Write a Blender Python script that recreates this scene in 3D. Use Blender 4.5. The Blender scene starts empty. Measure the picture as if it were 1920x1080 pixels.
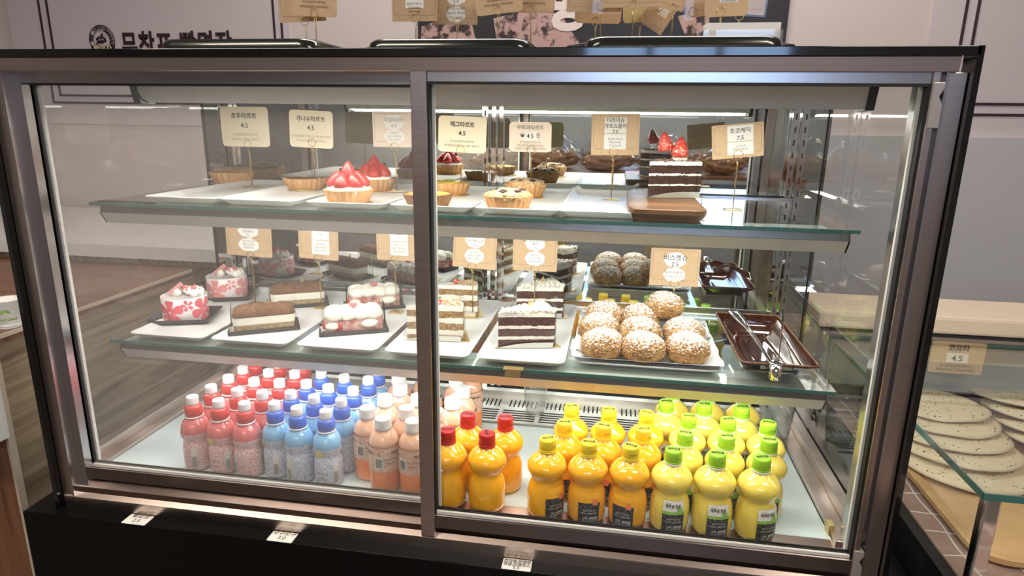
import bpy, bmesh, math, random
from mathutils import Vector, Matrix, noise
R_ = math.radians
random.seed(7)
sc = bpy.context.scene
COL = sc.collection

# ------------------------------------------------------------------ camera
CP = Vector((0.98075, -0.95913, 0.65675))
YAW, PITCH, ROLL, FPX = -0.1571, 0.2525, 0.0138, 1211.85
_f = Vector((math.sin(YAW)*math.cos(PITCH), math.cos(YAW)*math.cos(PITCH), -math.sin(PITCH)))
_r0 = Vector((math.cos(YAW), -math.sin(YAW), 0)); _u0 = _r0.cross(_f)
_r = _r0*math.cos(ROLL)+_u0*math.sin(ROLL); _u = _u0*math.cos(ROLL)-_r0*math.sin(ROLL)
cam = bpy.data.objects.new('camera', bpy.data.cameras.new('camera')); COL.objects.link(cam)
m = Matrix.Identity(4)
for i in range(3):
    m[i][0] = _r[i]; m[i][1] = _u[i]; m[i][2] = -_f[i]; m[i][3] = CP[i]
cam.matrix_world = m
cam.data.sensor_width = 36; cam.data.lens = FPX/1920*36; cam.data.clip_start = .02
sc.camera = cam
sc.view_settings.view_transform = 'Standard'; sc.view_settings.look = 'None'
sc.view_settings.gamma = 1; sc.view_settings.use_curve_mapping = False
sc.view_settings.exposure = 0.7
sc.cycles.transparent_max_bounces = 32
sc.cycles.max_bounces = 10
sc.cycles.caustics_reflective = True; sc.cycles.sample_clamp_indirect = 6; sc.cycles.caustics_refractive = False

def at(u, v, x=None, y=None, z=None):
    """the world point that the photograph shows at a pixel, on a given plane"""
    d = _r*((u-960)/FPX) - _u*((v-540)/FPX) + _f
    if x is not None: t = (x-CP.x)/d.x
    elif y is not None: t = (y-CP.y)/d.y
    else: t = (z-CP.z)/d.z
    return CP + d*t

# ------------------------------------------------------------------ light
w = bpy.data.worlds.new('world'); sc.world = w; w.use_nodes = True
w.node_tree.nodes['Background'].inputs[0].default_value = (.42, .62, 1, 1)
w.node_tree.nodes['Background'].inputs[1].default_value = 4.0
def area(name, loc, rot, sx, sy, power, col):
    l = bpy.data.lights.new(name, 'AREA'); l.shape = 'RECTANGLE'; l.size = sx; l.size_y = sy
    l.energy = power; l.color = col
    o = bpy.data.objects.new(name, l); COL.objects.link(o); o.location = loc; o.rotation_euler = rot
    return o
area('ceiling_light_area', (-.4, -.9, 2.02), (0, 0, 0), 1.2, .25, 12, (1, .86, .72))
area('ceiling_light_area', (2.3, -.9, 2.02), (0, 0, 0), 1.2, .25, 14, (1, .88, .78))
area('ceiling_light_area', (.9, -3.6, 2.02), (0, 0, 0), 2.4, .25, 34, (1, .93, .85))
area('ceiling_light_area', (.9, 1.05, 2.02), (0, 0, 0), 2.0, .2, 11, (1, .9, .86))
LED = 13.5

# ------------------------------------------------------------------ materials
def M(name, col, rough=.5, metal=0, bump=None, var=None, coat=0, emit=0, sss=0, spec=.5, alpha=1, wave=None, trans=0, aniso=0):
    mt = bpy.data.materials.new(name); mt.use_nodes = True
    nt = mt.node_tree; b = nt.nodes['Principled BSDF']
    b.inputs['Base Color'].default_value = (*col, 1)
    b.inputs['Roughness'].default_value = rough; b.inputs['Metallic'].default_value = metal
    b.inputs['Coat Weight'].default_value = coat; b.inputs['Coat Roughness'].default_value = .05
    b.inputs['Specular IOR Level'].default_value = spec
    b.inputs['Transmission Weight'].default_value = trans
    b.inputs['Anisotropic'].default_value = aniso
    b.inputs['Alpha'].default_value = alpha
    if sss:
        b.inputs['Subsurface Weight'].default_value = sss
        b.inputs['Subsurface Radius'].default_value = (.01, .006, .003); b.inputs['Subsurface Scale'].default_value = 1
    if emit:
        b.inputs['Emission Color'].default_value = (*col, 1); b.inputs['Emission Strength'].default_value = emit
    tc = nt.nodes.new('ShaderNodeTexCoord')
    if var:
        sx = var[2] if len(var) > 2 else (1, 1, 1)
        mp = nt.nodes.new('ShaderNodeMapping'); mp.inputs['Scale'].default_value = sx
        nt.links.new(tc.outputs['Object'], mp.inputs[0])
        n = nt.nodes.new('ShaderNodeTexNoise'); n.inputs['Scale'].default_value = var[0]; n.inputs['Detail'].default_value = 5
        nt.links.new(mp.outputs[0], n.inputs['Vector'])
        r = nt.nodes.new('ShaderNodeValToRGB'); lo, hi = var[3] if len(var) > 3 else (.35, .65)
        r.color_ramp.elements[0].position = lo; r.color_ramp.elements[1].position = hi
        r.color_ramp.elements[0].color = (*col, 1); r.color_ramp.elements[1].color = (*var[1], 1)
        nt.links.new(n.outputs[0], r.inputs[0]); nt.links.new(r.outputs[0], b.inputs['Base Color'])
    if bump:
        n = nt.nodes.new('ShaderNodeTexNoise'); n.inputs['Scale'].default_value = bump[0]; n.inputs['Detail'].default_value = 4
        nt.links.new(tc.outputs['Object'], n.inputs['Vector'])
        bp = nt.nodes.new('ShaderNodeBump'); bp.inputs['Strength'].default_value = bump[1]; bp.inputs['Distance'].default_value = bump[2] if len(bump) > 2 else .002
        nt.links.new(n.outputs[0], bp.inputs['Height']); nt.links.new(bp.outputs[0], b.inputs['Normal'])
    return mt

def glass_mat(name, tint, ior=1.38, rough=0.0, haze=0, hazecol=(.9, .9, .9)):
    """a thin clear pane: lets light through, mirrors by Fresnel"""
    mt = bpy.data.materials.new(name); mt.use_nodes = True; nt = mt.node_tree
    nt.nodes.clear(); N = nt.nodes.new
    out = N('ShaderNodeOutputMaterial'); mix = N('ShaderNodeMixShader'); fr = N('ShaderNodeFresnel')
    tr = N('ShaderNodeBsdfTransparent'); gl = N('ShaderNodeBsdfGlossy')
    fr.inputs[0].default_value = ior; tr.inputs[0].default_value = (*tint, 1)
    gl.inputs['Roughness'].default_value = rough
    L = nt.links.new
    ge = N('ShaderNodeNewGeometry'); inv = N('ShaderNodeMath'); inv.operation = 'SUBTRACT'; inv.inputs[0].default_value = 1
    mu = N('ShaderNodeMath'); mu.operation = 'MULTIPLY'; m3 = N('ShaderNodeMath'); m3.operation = 'MULTIPLY'; m3.use_clamp = True; m3.inputs[1].default_value = 1.7
    L(ge.outputs['Backfacing'], inv.inputs[1]); L(inv.outputs[0], mu.inputs[0]); L(fr.outputs[0], mu.inputs[1]); L(mu.outputs[0], m3.inputs[0])
    L(m3.outputs[0], mix.inputs[0]); L(tr.outputs[0], mix.inputs[1]); L(gl.outputs[0], mix.inputs[2])
    if haze:
        m2 = N('ShaderNodeMixShader'); df = N('ShaderNodeBsdfDiffuse'); df.inputs[0].default_value = (*hazecol, 1)
        m2.inputs[0].default_value = haze; L(mix.outputs[0], m2.inputs[1]); L(df.outputs[0], m2.inputs[2]); L(m2.outputs[0], out.inputs[0])
    else: L(mix.outputs[0], out.inputs[0])
    return mt

def wood_mat(name, c1, c2, scale, axis, rough=.35):
    mt = M(name, c1, rough); nt = mt.node_tree; b = nt.nodes['Principled BSDF']; N = nt.nodes.new; L = nt.links.new
    tc = N('ShaderNodeTexCoord'); mp = N('ShaderNodeMapping')
    s = [scale]*3; s[axis] = scale*.07; mp.inputs['Scale'].default_value = s
    L(tc.outputs['Object'], mp.inputs[0])
    n = N('ShaderNodeTexNoise'); n.inputs['Scale'].default_value = 3; n.inputs['Detail'].default_value = 8; n.inputs['Distortion'].default_value = 1.2
    L(mp.outputs[0], n.inputs['Vector'])
    r = N('ShaderNodeValToRGB'); e = r.color_ramp.elements
    e[0].position = .32; e[0].color = (*c1, 1); e[1].position = .66; e[1].color = (*c2, 1)
    L(n.outputs[0], r.inputs[0]); L(r.outputs[0], b.inputs['Base Color'])
    return mt

MAT = dict(
 wall=M('wall_paint', (.62, .56, .53), .8, bump=(60, .1)),
 panel=M('poster_vinyl', (.60, .54, .56), .55),
 ink=M('dark_print', (.03, .012, .02), .5),
 floor=M('floor_tile', (.16, .13, .11), .25, var=(3, (.22, .18, .15))),
 ceil=M('ceiling_paint', (.5, .46, .43), .8),
 steel=M('brushed_steel', (.66, .56, .51), .28, 1, var=(30, (.58, .49, .445), (.02, 1, 12)), aniso=.5),
 alu=M('bright_aluminium', (.62, .60, .62), .25, 1),
 darksteel=M('dark_door_metal', (.26, .22, .21), .28, 1),
 chrome=M('chrome', (.8, .8, .8), .08, 1),
 black=M('black_gloss', (.004, .004, .005), .08, coat=1),
 blackp=M('black_plastic', (.012, .012, .013), .4),
 gasket=M('black_rubber', (.01, .01, .01), .6),
 wgasket=M('pale_brush_seal', (.75, .75, .72), .6, bump=(900, .8)),
 mirror=M('rear_mirror', (.70, .735, .73), .015, 1),
 glass=glass_mat('clear_glass', (.985, .99, .985)),
 doorglass=glass_mat('door_glass', (.985, .99, .985), 1.42),
 hazyglass=glass_mat('hazy_door_glass', (.985, .985, .98), 1.42, 0, .09, (.9, .87, .82)),  # left door's milky haze, mixed into the pane as a pale diffuse colour
 shelfglass=glass_mat('shelf_glass', (.955, .985, .975), 1.45),
 glassedge=M('green_glass_edge', (.05, .16, .14), .1, coat=1),
 film=glass_mat('clear_film', (.985, .985, .985), 1.38, .02),
 bag=glass_mat('crinkled_bag', (.97, .97, .97), 1.5, .08),
 plasticcup=glass_mat('clear_cup', (.95, .96, .96), 1.6, .03, .05),
 water=glass_mat('water', (.88, .92, .92), 1.33),
 led=M('led_diffuser', (1, .985, .93), .5, emit=LED),
 ledlow=M('led_diffuser_low', (1, .985, .95), .5, emit=LED*.72),
 ledtop=M('led_diffuser_top', (1, .965, .86), .5, emit=LED*1.35),
 housing=M('light_housing', (.62, .62, .58), .45, .3),
 white=M('white_melamine', (.74, .74, .725), .3, bump=(500, .25)),
 deck=M('deck_panel', (.62, .74, .76), .22),
 grille=M('vent_steel', (.66, .66, .62), .35, .7),
 slot=M('vent_slot_dark', (.03, .03, .03), .6),
 kraft=M('kraft_card', (.58, .40, .23), .75, bump=(400, .15), var=(250, (.64, .46, .28))),
 cream_card=M('cream_card', (.92, .82, .60), .7, var=(300, (.95, .85, .65))),
 pinkcard=M('blush_card', (.88, .74, .61), .7),
 khakicard=M('gold_flecked_card', (.52, .42, .18), .6, var=(300, (.62, .52, .26))),
 paper=M('white_sticker', (.85, .84, .79), .6),
 txt=M('black_lettering', (.03, .025, .02), .6),
 txtg=M('grey_lettering', (.22, .2, .17), .6),
 gold=M('gold_wire', (.72, .55, .26), .25, 1),
 goldfoil=M('gold_foil', (.75, .56, .26), .35, .9),
 crust=M('tart_crust', (.44, .22, .085), .65, bump=(180, .5), var=(60, (.58, .34, .15)), sss=.05),
 crustd=M('cocoa_tart_crust', (.17, .085, .035), .65, bump=(180, .5), var=(60, (.25, .13, .06))),
 nuts=M('glazed_walnuts', (.20, .10, .04), .35, coat=.6, var=(140, (.45, .27, .13)), bump=(200, .7)),
 ganache=M('ganache', (.10, .04, .015), .2, coat=.5),
 custard=M('egg_custard', (.70, .50, .10), .3, coat=.5, var=(70, (.45, .25, .05)), bump=(60, .4)),
 sugared=M('sugared_crumb', (.52, .33, .15), .7, var=(220, (.74, .66, .5), (1, 1, 1), (.5, .68)), bump=(150, .8)),
 fig=M('fig', (.06, .03, .03), .3, coat=.5, bump=(300, .5)),
 strawberry=M('strawberry', (.50, .018, .018), .28, coat=.35, var=(420, (.70, .16, .07), (1, 1, .6), (.6, .75)), bump=(420, .6), sss=.1),
 strawberryp=M('frosted_strawberry', (.58, .05, .03), .35, coat=.4, var=(260, (.85, .62, .5), (1, 1, 1), (.52, .7)), bump=(300, .6)),
 green=M('leaf_green', (.15, .3, .04), .5),
 cream=M('whipped_cream', (.87, .83, .72), .5, bump=(70, .25), sss=.15),
 creamw=M('white_cream', (.88, .86, .80), .5, bump=(90, .3), sss=.1),
 sponged=M('chocolate_sponge', (.035, .014, .009), .85, bump=(420, 1, .003), var=(300, (.075, .034, .02))),
 spongev=M('red_cocoa_sponge', (.06, .022, .02), .85, bump=(420, 1, .003), var=(300, (.15, .07, .055))),
 spongec=M('carrot_sponge', (.20, .105, .04), .85, bump=(350, 1, .003), var=(260, (.48, .32, .16))),
 crumbs=M('chocolate_shavings', (.10, .05, .03), .7, var=(300, (.5, .36, .26)), bump=(250, 1, .003)),
 cocoa=M('cocoa_powder', (.12, .05, .022), .9, bump=(200, .3), var=(80, (.2, .095, .045))),
 ladyf=M('soaked_sponge', (.30, .17, .07), .8, bump=(250, .8), var=(150, (.6, .44, .22))),
 jam=M('strawberry_compote', (.35, .06, .06), .3, coat=.6, bump=(150, .7), var=(90, (.7, .45, .38))),
 pinkpetal=M('pink_petal_print', (.72, .12, .16), .35, coat=.4),
 pinkpetal2=M('pale_pink_petal_print', (.78, .30, .32), .35, coat=.4),
 pinkchoc=M('pink_chocolate', (.62, .30, .27), .35),
 crumbp=M('pink_crumbs', (.72, .2, .22), .5),
 tray=M('black_card_tray', (.025, .025, .03), .35),
 striped=M('fluted_foil_board', (.6, .6, .56), .3, .6),
 choux=M('choux_crust', (.42, .21, .07), .75, bump=(170, 1, .004), var=(55, (.58, .35, .14))),
 brownglaze=M('brown_ceramic', (.045, .012, .008), .06, coat=1, var=(14, (.085, .025, .012))),
 rimglaze=M('worn_brown_rim', (.32, .16, .07), .4, var=(120, (.10, .04, .02))),
 acacia=wood_mat('acacia_board', (.075, .034, .015), (.25, .13, .06), 14, 0),
 woodD=wood_mat('dark_laminate', (.15, .105, .065), (.42, .33, .22), 9, 1),
 woodR=wood_mat('walnut_laminate', (.13, .055, .028), (.27, .13, .07), 10, 2),
 woodT=wood_mat('counter_top_wood', (.15, .07, .04), (.25, .13, .08), 8, 0),
 boardwood=M('bread_tray_wood', (.50, .31, .14), .45, var=(9, (.56, .37, .18), (1, 3, 1))),
 flat=M('seeded_flatbread', (.74, .63, .44), .7, var=(14, (.66, .52, .33)), bump=(60, .25)),
 seed=M('black_seeds', (.03, .02, .015), .5),
 brick=M('mat_tile', (.26, .17, .14), .7, var=(40, (.33, .22, .18))),
 grout=M('mat_joint', (.66, .62, .58), .7),
 tray_g=M('dark_green_tray', (.012, .016, .013), .22, coat=.5),
 plastgrey=M('grey_plastic_clip', (.42, .38, .36), .4, .4),
 skirt=M('beige_edge', (.62, .52, .40), .6),
 greyback=M('grey_back_panel', (.32, .33, .34), .4),
)
def add_choux_sugar(mt):
    nt = mt.node_tree; b = nt.nodes['Principled BSDF']; N = nt.nodes.new; L = nt.links.new
    src = b.inputs['Base Color'].links[0].from_socket
    tc = N('ShaderNodeTexCoord'); sp = N('ShaderNodeSeparateXYZ'); L(tc.outputs['Object'], sp.inputs[0])
    n = N('ShaderNodeTexNoise'); n.inputs['Scale'].default_value = 240; n.inputs['Detail'].default_value = 3; L(tc.outputs['Object'], n.inputs['Vector'])
    mr = N('ShaderNodeMapRange'); mr.inputs[1].default_value = .012; mr.inputs[2].default_value = .050; mr.inputs[3].default_value = -.20; mr.inputs[4].default_value = .115
    L(sp.outputs[2], mr.inputs[0])
    ad = N('ShaderNodeMath'); L(mr.outputs[0], ad.inputs[0]); L(n.outputs[0], ad.inputs[1])
    r = N('ShaderNodeValToRGB'); r.color_ramp.elements[0].position = .49; r.color_ramp.elements[1].position = .58
    L(ad.outputs[0], r.inputs[0])
    mx = N('ShaderNodeMix'); mx.data_type = 'RGBA'; L(r.outputs[0], mx.inputs[0]); L(src, mx.inputs[6]); mx.inputs[7].default_value = (.86, .83, .78, 1)
    L(mx.outputs[2], b.inputs['Base Color'])
add_choux_sugar(MAT['choux'])

# ------------------------------------------------------------------ mesh helpers
class MB:
    """collects shapes into one mesh"""
    def __init__(s): s.v = []; s.f = []; s.m = []; s.mi = 0; s.sm = []
    def add(s, vs, fs, smooth=False):
        o = len(s.v); s.v += [tuple(v) for v in vs]
        for f in fs: s.f.append([i+o for i in f]); s.m.append(s.mi); s.sm.append(smooth)
        return s
    def box(s, x0, x1, y0, y1, z0, z1, M4=None):
        vs = [Vector((x, y, z)) for z in (z0, z1) for y in (y0, y1) for x in (x0, x1)]
        if M4: vs = [M4@v for v in vs]
        return s.add(vs, [(0, 2, 3, 1), (4, 5, 7, 6), (0, 1, 5, 4), (2, 6, 7, 3), (0, 4, 6, 2), (1, 3, 7, 5)])
    def prism(s, pts, a0, a1, axis='y', M4=None):
        n = len(pts)
        def mk(p, a):
            return Vector({'y': (p[0], a, p[1]), 'x': (a, p[0], p[1]), 'z': (p[0], p[1], a)}[axis])
        vs = [mk(p, a0) for p in pts]+[mk(p, a1) for p in pts]
        if M4: vs = [M4@v for v in vs]
        return s.add(vs, [list(range(n))[::-1], [i+n for i in range(n)]]+[(i, (i+1) % n, (i+1) % n+n, i+n) for i in range(n)])
    def lathe(s, prof, seg=32, c=(0, 0, 0), rf=None, M4=None, capb=True, capt=True, smooth=True):
        vs = []; fs = []; n = len(prof)
        for j, (r, z) in enumerate(prof):
            for i in range(seg):
                t = 2*math.pi*i/seg; k = rf(t, j) if rf else 1
                v = Vector((c[0]+r*k*math.cos(t), c[1]+r*k*math.sin(t), c[2]+z))
                vs.append(M4@v if M4 else v)
        for j in range(n-1):
            for i in range(seg):
                a = j*seg+i; b = j*seg+(i+1) % seg
                fs.append((a, b, b+seg, a+seg))
        if capb: fs.append([i for i in range(seg)][::-1])
        if capt: fs.append([(n-1)*seg+i for i in range(seg)])
        return s.add(vs, fs, smooth)
    def tube(s, pts, r, seg=8, closed=False):
        pts = [Vector(p) for p in pts]; n = len(pts); vs = []; fs = []
        up = Vector((0, 0, 1)); prev = None
        for i, p in enumerate(pts):
            if closed: d = (pts[(i+1) % n]-pts[i-1]).normalized()
            else: d = (pts[min(i+1, n-1)]-pts[max(i-1, 0)]).normalized()
            if prev is None:
                a = d.cross(up)
                if a.length < .1: a = d.cross(Vector((1, 0, 0)))
            else: a = prev-d*prev.dot(d)
            a.normalize(); prev = a; b = d.cross(a)
            for k in range(seg):
                t = 2*math.pi*k/seg; vs.append(p+(a*math.cos(t)+b*math.sin(t))*r)
        for i in range(n if closed else n-1):
            for k in range(seg):
                a = i*seg+k; b = i*seg+(k+1) % seg; c = ((i+1) % n)*seg
                fs.append((a, b, c+(k+1) % seg, c+k))
        if not closed: fs += [list(range(seg))[::-1], [(n-1)*seg+k for k in range(seg)]]
        return s.add(vs, fs, True)
    def ball(s, c, r, sub=2, sc=(1, 1, 1), disp=0, nf=30, M4=None, cut=None):
        bm = bmesh.new(); bmesh.ops.create_icosphere(bm, subdivisions=sub, radius=1)
        vs = []
        for v in bm.verts:
            d = v.co.copy(); k = 1+disp*noise.noise((d+Vector(c)*9)*nf*.1) if disp else 1
            q = Vector((d.x*sc[0]*r*k, d.y*sc[1]*r*k, d.z*sc[2]*r*k))
            if cut is not None and q.z < cut: q.z = cut+(q.z-cut)*.05
            if M4: q = M4@q
            vs.append(q+Vector(c))
        fs = [[v.index for v in f.verts] for f in bm.faces]; bm.free()
        return s.add(vs, fs, True)
    def build(s, name, mats, parent=None, bevel=0, loc=None):
        me = bpy.data.meshes.new(name); me.from_pydata(s.v, [], s.f)
        if not isinstance(mats, (list, tuple)): mats = [mats]
        for mt in mats: me.materials.append(MAT[mt] if isinstance(mt, str) else mt)
        for p, mi, sm in zip(me.polygons, s.m, s.sm): p.material_index = mi; p.use_smooth = sm
        bm = bmesh.new(); bm.from_mesh(me); bmesh.ops.recalc_face_normals(bm, faces=bm.faces); bm.to_mesh(me); bm.free()
        o = bpy.data.objects.new(name, me); COL.objects.link(o)
        if parent: o.parent = parent
        if loc: o.location = loc
        if bevel:
            b = o.modifiers.new('bevel', 'BEVEL'); b.width = bevel; b.segments = 2; b.limit_method = 'ANGLE'
        return o

def thing(name, label, cat, loc=(0, 0, 0), rz=0, group=None):
    o = bpy.data.objects.new(name, None); COL.objects.link(o); o.location = loc; o.rotation_euler = (0, 0, rz)
    o.empty_display_size = .02
    o['label'] = label; o['category'] = cat
    if group: o['group'] = group
    return o
def tag(o, label, cat, group=None):
    o['label'] = label; o['category'] = cat
    if group: o['group'] = group
    return o
def struct(o): o['kind'] = 'structure'; return o
def dup(root, label, loc=None, rz=None, group=None, sc_=None):
    kids = {}
    for o in COL.objects:
        if o.parent: kids.setdefault(o.parent, []).append(o)
    def rec(o, par):
        c = o.copy(); COL.objects.link(c)
        if par: c.parent = par
        for ch in kids.get(o, []): rec(ch, c)
        return c
    r = rec(root, None)
    if label: r['label'] = label
    if loc is not None: r.location = loc
    if rz is not None: r.rotation_euler = (0, 0, rz)
    if group: r['group'] = group
    if sc_: r.scale = sc_
    return r

def rrect(w, h, r, n=6, cx=0, cy=0):
    pts = []
    for (sx, sy, a0) in ((1, 1, 0), (-1, 1, 90), (-1, -1, 180), (1, -1, 270)):
        for i in range(n+1):
            a = R_(a0+90*i/n); pts.append((cx+sx*(w/2-r)+r*math.cos(a), cy+sy*(h/2-r)+r*math.sin(a)))
    return pts
_tc = {}
def text_geo(s, size, bold=0, align='CENTER', space=1):
    """verts, faces of a flat text line, centred on its baseline, in x/y"""
    k = (s, size, bold, align, space)
    if k in _tc: return _tc[k]
    c = bpy.data.curves.new('t', 'FONT'); c.body = s; c.size = size; c.align_x = align; c.resolution_u = 3
    c.offset = bold; c.space_character = space
    o = bpy.data.objects.new('t', c); COL.objects.link(o)
    me = bpy.data.meshes.new_from_object(o)
    g = ([tuple(v.co) for v in me.vertices], [tuple(p.vertices) for p in me.polygons])
    bpy.data.objects.remove(o); bpy.data.meshes.remove(me); bpy.data.curves.remove(c)
    _tc[k] = g; return g
def put_text(mb, s, size, x, z, y=0, bold=0, fit=None, f=None, align='CENTER', space=1):
    vs, fs = text_geo(s, size, bold, align, space)
    k = 1
    if fit and vs:
        ww = max(v[0] for v in vs)-min(v[0] for v in vs)
        if ww > fit: k = fit/ww
    P = [(x+v[0]*k, z+v[1]) for v in vs]
    mb.add([f(*q) for q in P] if f else [(q[0], y, q[1]) for q in P], fs)

# =================================================================== ROOM
struct(MB().box(-4, 5, -5, 3, -1.05, -1.0).build('floor', 'floor'))
struct(MB().box(-4, 5, -5, 3, 2.05, 2.1).build('ceiling', 'ceil'))
struct(MB().box(-4, 5, 1.6, 1.7, -1, 2.05).build('wall_back', 'wall'))
struct(MB().box(-4.1, -4, -5, 3, -1, 2.05).build('wall_left', 'wall'))
struct(MB().box(5, 5.1, -5, 3, -1, 2.05).build('wall_right', 'wall'))
wf = MB().box(-4, .6, -5.1, -5, -1, 2.05).box(2.4, 5, -5.1, -5, -1, 2.05).box(.6, 2.4, -5.1, -5, -1, .95).box(.6, 2.4, -5.1, -5, 1.95, 2.05)
struct(wf.build('wall_front', M('front_wall_paint', (.36, .37, .38), .8)))
win = struct(MB().box(.6, 2.4, -5.07, -5.06, .95, 1.95).build('window_1', 'glass'))
MAT['frame'] = M('window_frame', (.08, .08, .09), .4)
fr = MB()
for x in (.6, 1.17, 1.75, 2.34): fr.box(x, x+.06, -5.08, -5.02, .95, 1.95)
fr.box(.6, 2.4, -5.08, -5.02, .95, 1.0).box(.6, 2.4, -5.08, -5.02, 1.9, 1.95)
f_ = fr.build('window_frame', 'frame', win)
MAT['street'] = M('street', (.35, .42, .5), .8)
for x in (-.4, 2.3):
    t = thing('ceiling_light', 'long ceiling light over the %s of the customer side' % ('left' if x < 1 else 'right'), 'light', (x, -.9, 2.05))
    MB().box(-.63, .63, -.15, .15, -.02, 0).build('frame', 'white', t)
    MB().box(-.6, .6, -.125, .125, -.026, -.02).build('diffuser', M('warm_diffuser', (1, .85, .68), .5, emit=5), t)
t = thing('ceiling_light', 'long ceiling light near the shop window behind the photographer', 'light', (.9, -3.6, 2.05))
MB().box(-1.23, 1.23, -.15, .15, -.02, 0).build('frame', 'white', t)
MB().box(-1.2, 1.2, -.125, .125, -.026, -.02).build('diffuser', M('window_side_diffuser', (1, .92, .82), .5, emit=5), t)
t = thing('ceiling_light', 'long ceiling light over the staff aisle behind the case', 'light', (.9, 1.05, 2.05))
MB().box(-1.03, 1.03, -.13, .13, -.02, 0).build('frame', 'white', t)
MB().box(-1, 1, -.1, .1, -.026, -.02).build('diffuser', M('neutral_diffuser', (1, .92, .85), .5, emit=5), t)

# printed wall panels ------------------------------------------------
Y = 1.6
def wall_rect(mb, a, b, th=.006, y=Y-.012):
    (x0, z0), (x1, z1) = a, b; mb.box(min(x0, x1), max(x0, x1), y, y+.003, min(z0, z1), max(z0, z1))
pl = thing('wall_sign', 'pale lilac wall sign with bakery name, round bread emblem and double border', 'sign', (0, 0, 0))
q = at(42, 20, y=Y); q1 = at(520, 20, y=Y)
XL, XR = at(60, 0, y=Y).x, at(532, 0, y=Y).x
zb = at(200, 232, y=Y).z
# the panel reaches past the frame's top
MB().box(XL-.12, XR+.02, Y-.008, Y, .62, 1.7).build('panel', 'panel', pl)
mb = MB(); y0, y1 = Y-.011, Y-.008
for i, px in enumerate((76, 91)):
    x = at(px, 20, y=Y).x; x2 = at(516 if i else 530, 20, y=Y).x; z = at(230, 198 if i else 183, y=Y).z
    zz = .735-(.03 if not i else 0)
    mb.box(x, x+.008, y0, y1, zz, 1.6); mb.box(x2-.008, x2, y0, y1, zz, 1.6); mb.box(x, x2, y0, y1, zz, zz+.008)
mb.build('border_lines', 'ink', pl)
mb = MB()
p = at(232, 92, y=Y); k = (at(440, 80, y=Y).x-at(232, 80, y=Y).x)
vs, fs = text_geo('무창포 빵명장', .115, .0035, 'LEFT', 1.12); ww = max(v[0] for v in vs)
mb.add([(p.x+v[0]*k/ww, y0, p.z-.030+v[1]) for v in vs], fs)
mb.build('lettering', 'ink', pl)
# round emblem
c = at(195, 76, y=Y); mb = MB(); rr = at(219, 76, y=Y).x-c.x
def ring(mb, r0, r1, a0=0, a1=360, n=48):
    vs = []; fs = []
    for i in range(n+1):
        a = R_(a0+(a1-a0)*i/n)
        for r in (r0, r1): vs.append((c.x+r*math.cos(a), y0, c.z+r*math.sin(a)))
    for i in range(n): fs.append((2*i, 2*i+1, 2*i+3, 2*i+2))
    mb.add(vs, fs)
ring(mb, rr*.94, rr); ring(mb, rr*.64, rr*.67, 20, 250)
def disc(mb, cx, cz, rx, rz, rot=0, n=16, y=y0):
    vs = [(cx+rx*math.cos(t)*math.cos(rot)-rz*math.sin(t)*math.sin(rot), y, cz+rx*math.cos(t)*math.sin(rot)+rz*math.sin(t)*math.cos(rot)) for t in [2*math.pi*i/n for i in range(n)]]
    mb.add(vs, [list(range(n))])
for i in range(6):
    a = R_(-20+16*i)
    disc(mb, c.x+rr*.68*math.cos(a), c.z+rr*.68*math.sin(a), rr*.15, rr*.06, a+2.2)
    disc(mb, c.x+rr*.82*math.cos(a), c.z+rr*.82*math.sin(a), rr*.13, rr*.05, a+1.0)
for (dx, dz, s, r) in ((-.3, .12, .2, .6), (0, .25, .22, 1.2), (.22, .05, .2, 2), (-.05, -.1, .26, .1), (-.35, -.15, .18, .9)):
    disc(mb, c.x+dx*rr, c.z+dz*rr, rr*s, rr*s*.45, r)
vs = [(c.x-rr*.95, y0, c.z-rr*.35), (c.x+rr*.95, y0, c.z-rr*.35), (c.x+rr*.8, y0, c.z-rr*.82), (c.x, y0, c.z-rr*1.0), (c.x-rr*.8, y0, c.z-rr*.82)]
mb.add(vs, [(0, 1, 2, 3, 4)])
for i, ch in enumerate('빵을 소확하다!'):
    a = R_(178-i*17)
    g, ff = text_geo(ch, rr*.30, .0006)
    if not ff: continue
    ca, sa = math.cos(a-math.pi/2), math.sin(a-math.pi/2)
    mb.add([(c.x+rr*.72*math.cos(a)+v[0]*ca-v[1]*sa, y0, c.z+rr*.72*math.sin(a)+v[0]*sa+v[1]*ca) for v in g], ff)
em = mb.build('round_emblem', 'ink', pl)
mb = MB(); put_text(mb, '빵명장', rr*.52, c.x, c.z-rr*.78, y0-.002, .0008); mb.build('emblem_lettering', M('cream_print', (.7, .6, .35), .6), em)

# right-hand bordered wall panel
pr = thing('wall_sign', 'plain lilac wall panel with dark double border at far right', 'sign')
xr = at(1748, 20, y=Y).x
MB().box(xr, xr+1.2, Y-.008, Y, .60, 1.7).build('panel', 'panel', pr)
mb = MB(); za = at(1860, 198, y=Y).z; zb2 = at(1860, 213, y=Y).z; xa = at(1803, 40, y=Y).x; xb = at(1825, 40, y=Y).x
mb.box(xa, xa+.009, y0, y1, zb2, 1.6).box(xb, xb+.009, y0, y1, za, 1.6)
mb.box(xb, xb+.9, y0, y1, za, za+.009).box(xa, xa+.95, y0, y1, zb2-.009, zb2)
mb.build('border_lines', 'ink', pr)
# lower wall moulding on the right: ledge line at px y 258
zl = at(1860, 258, y=Y).z
struct(MB().box(xr-.6, 5, Y-.03, Y, -1, zl).build('trim_1', M('wall_lower', (.52, .52, .53), .7)))

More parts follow.
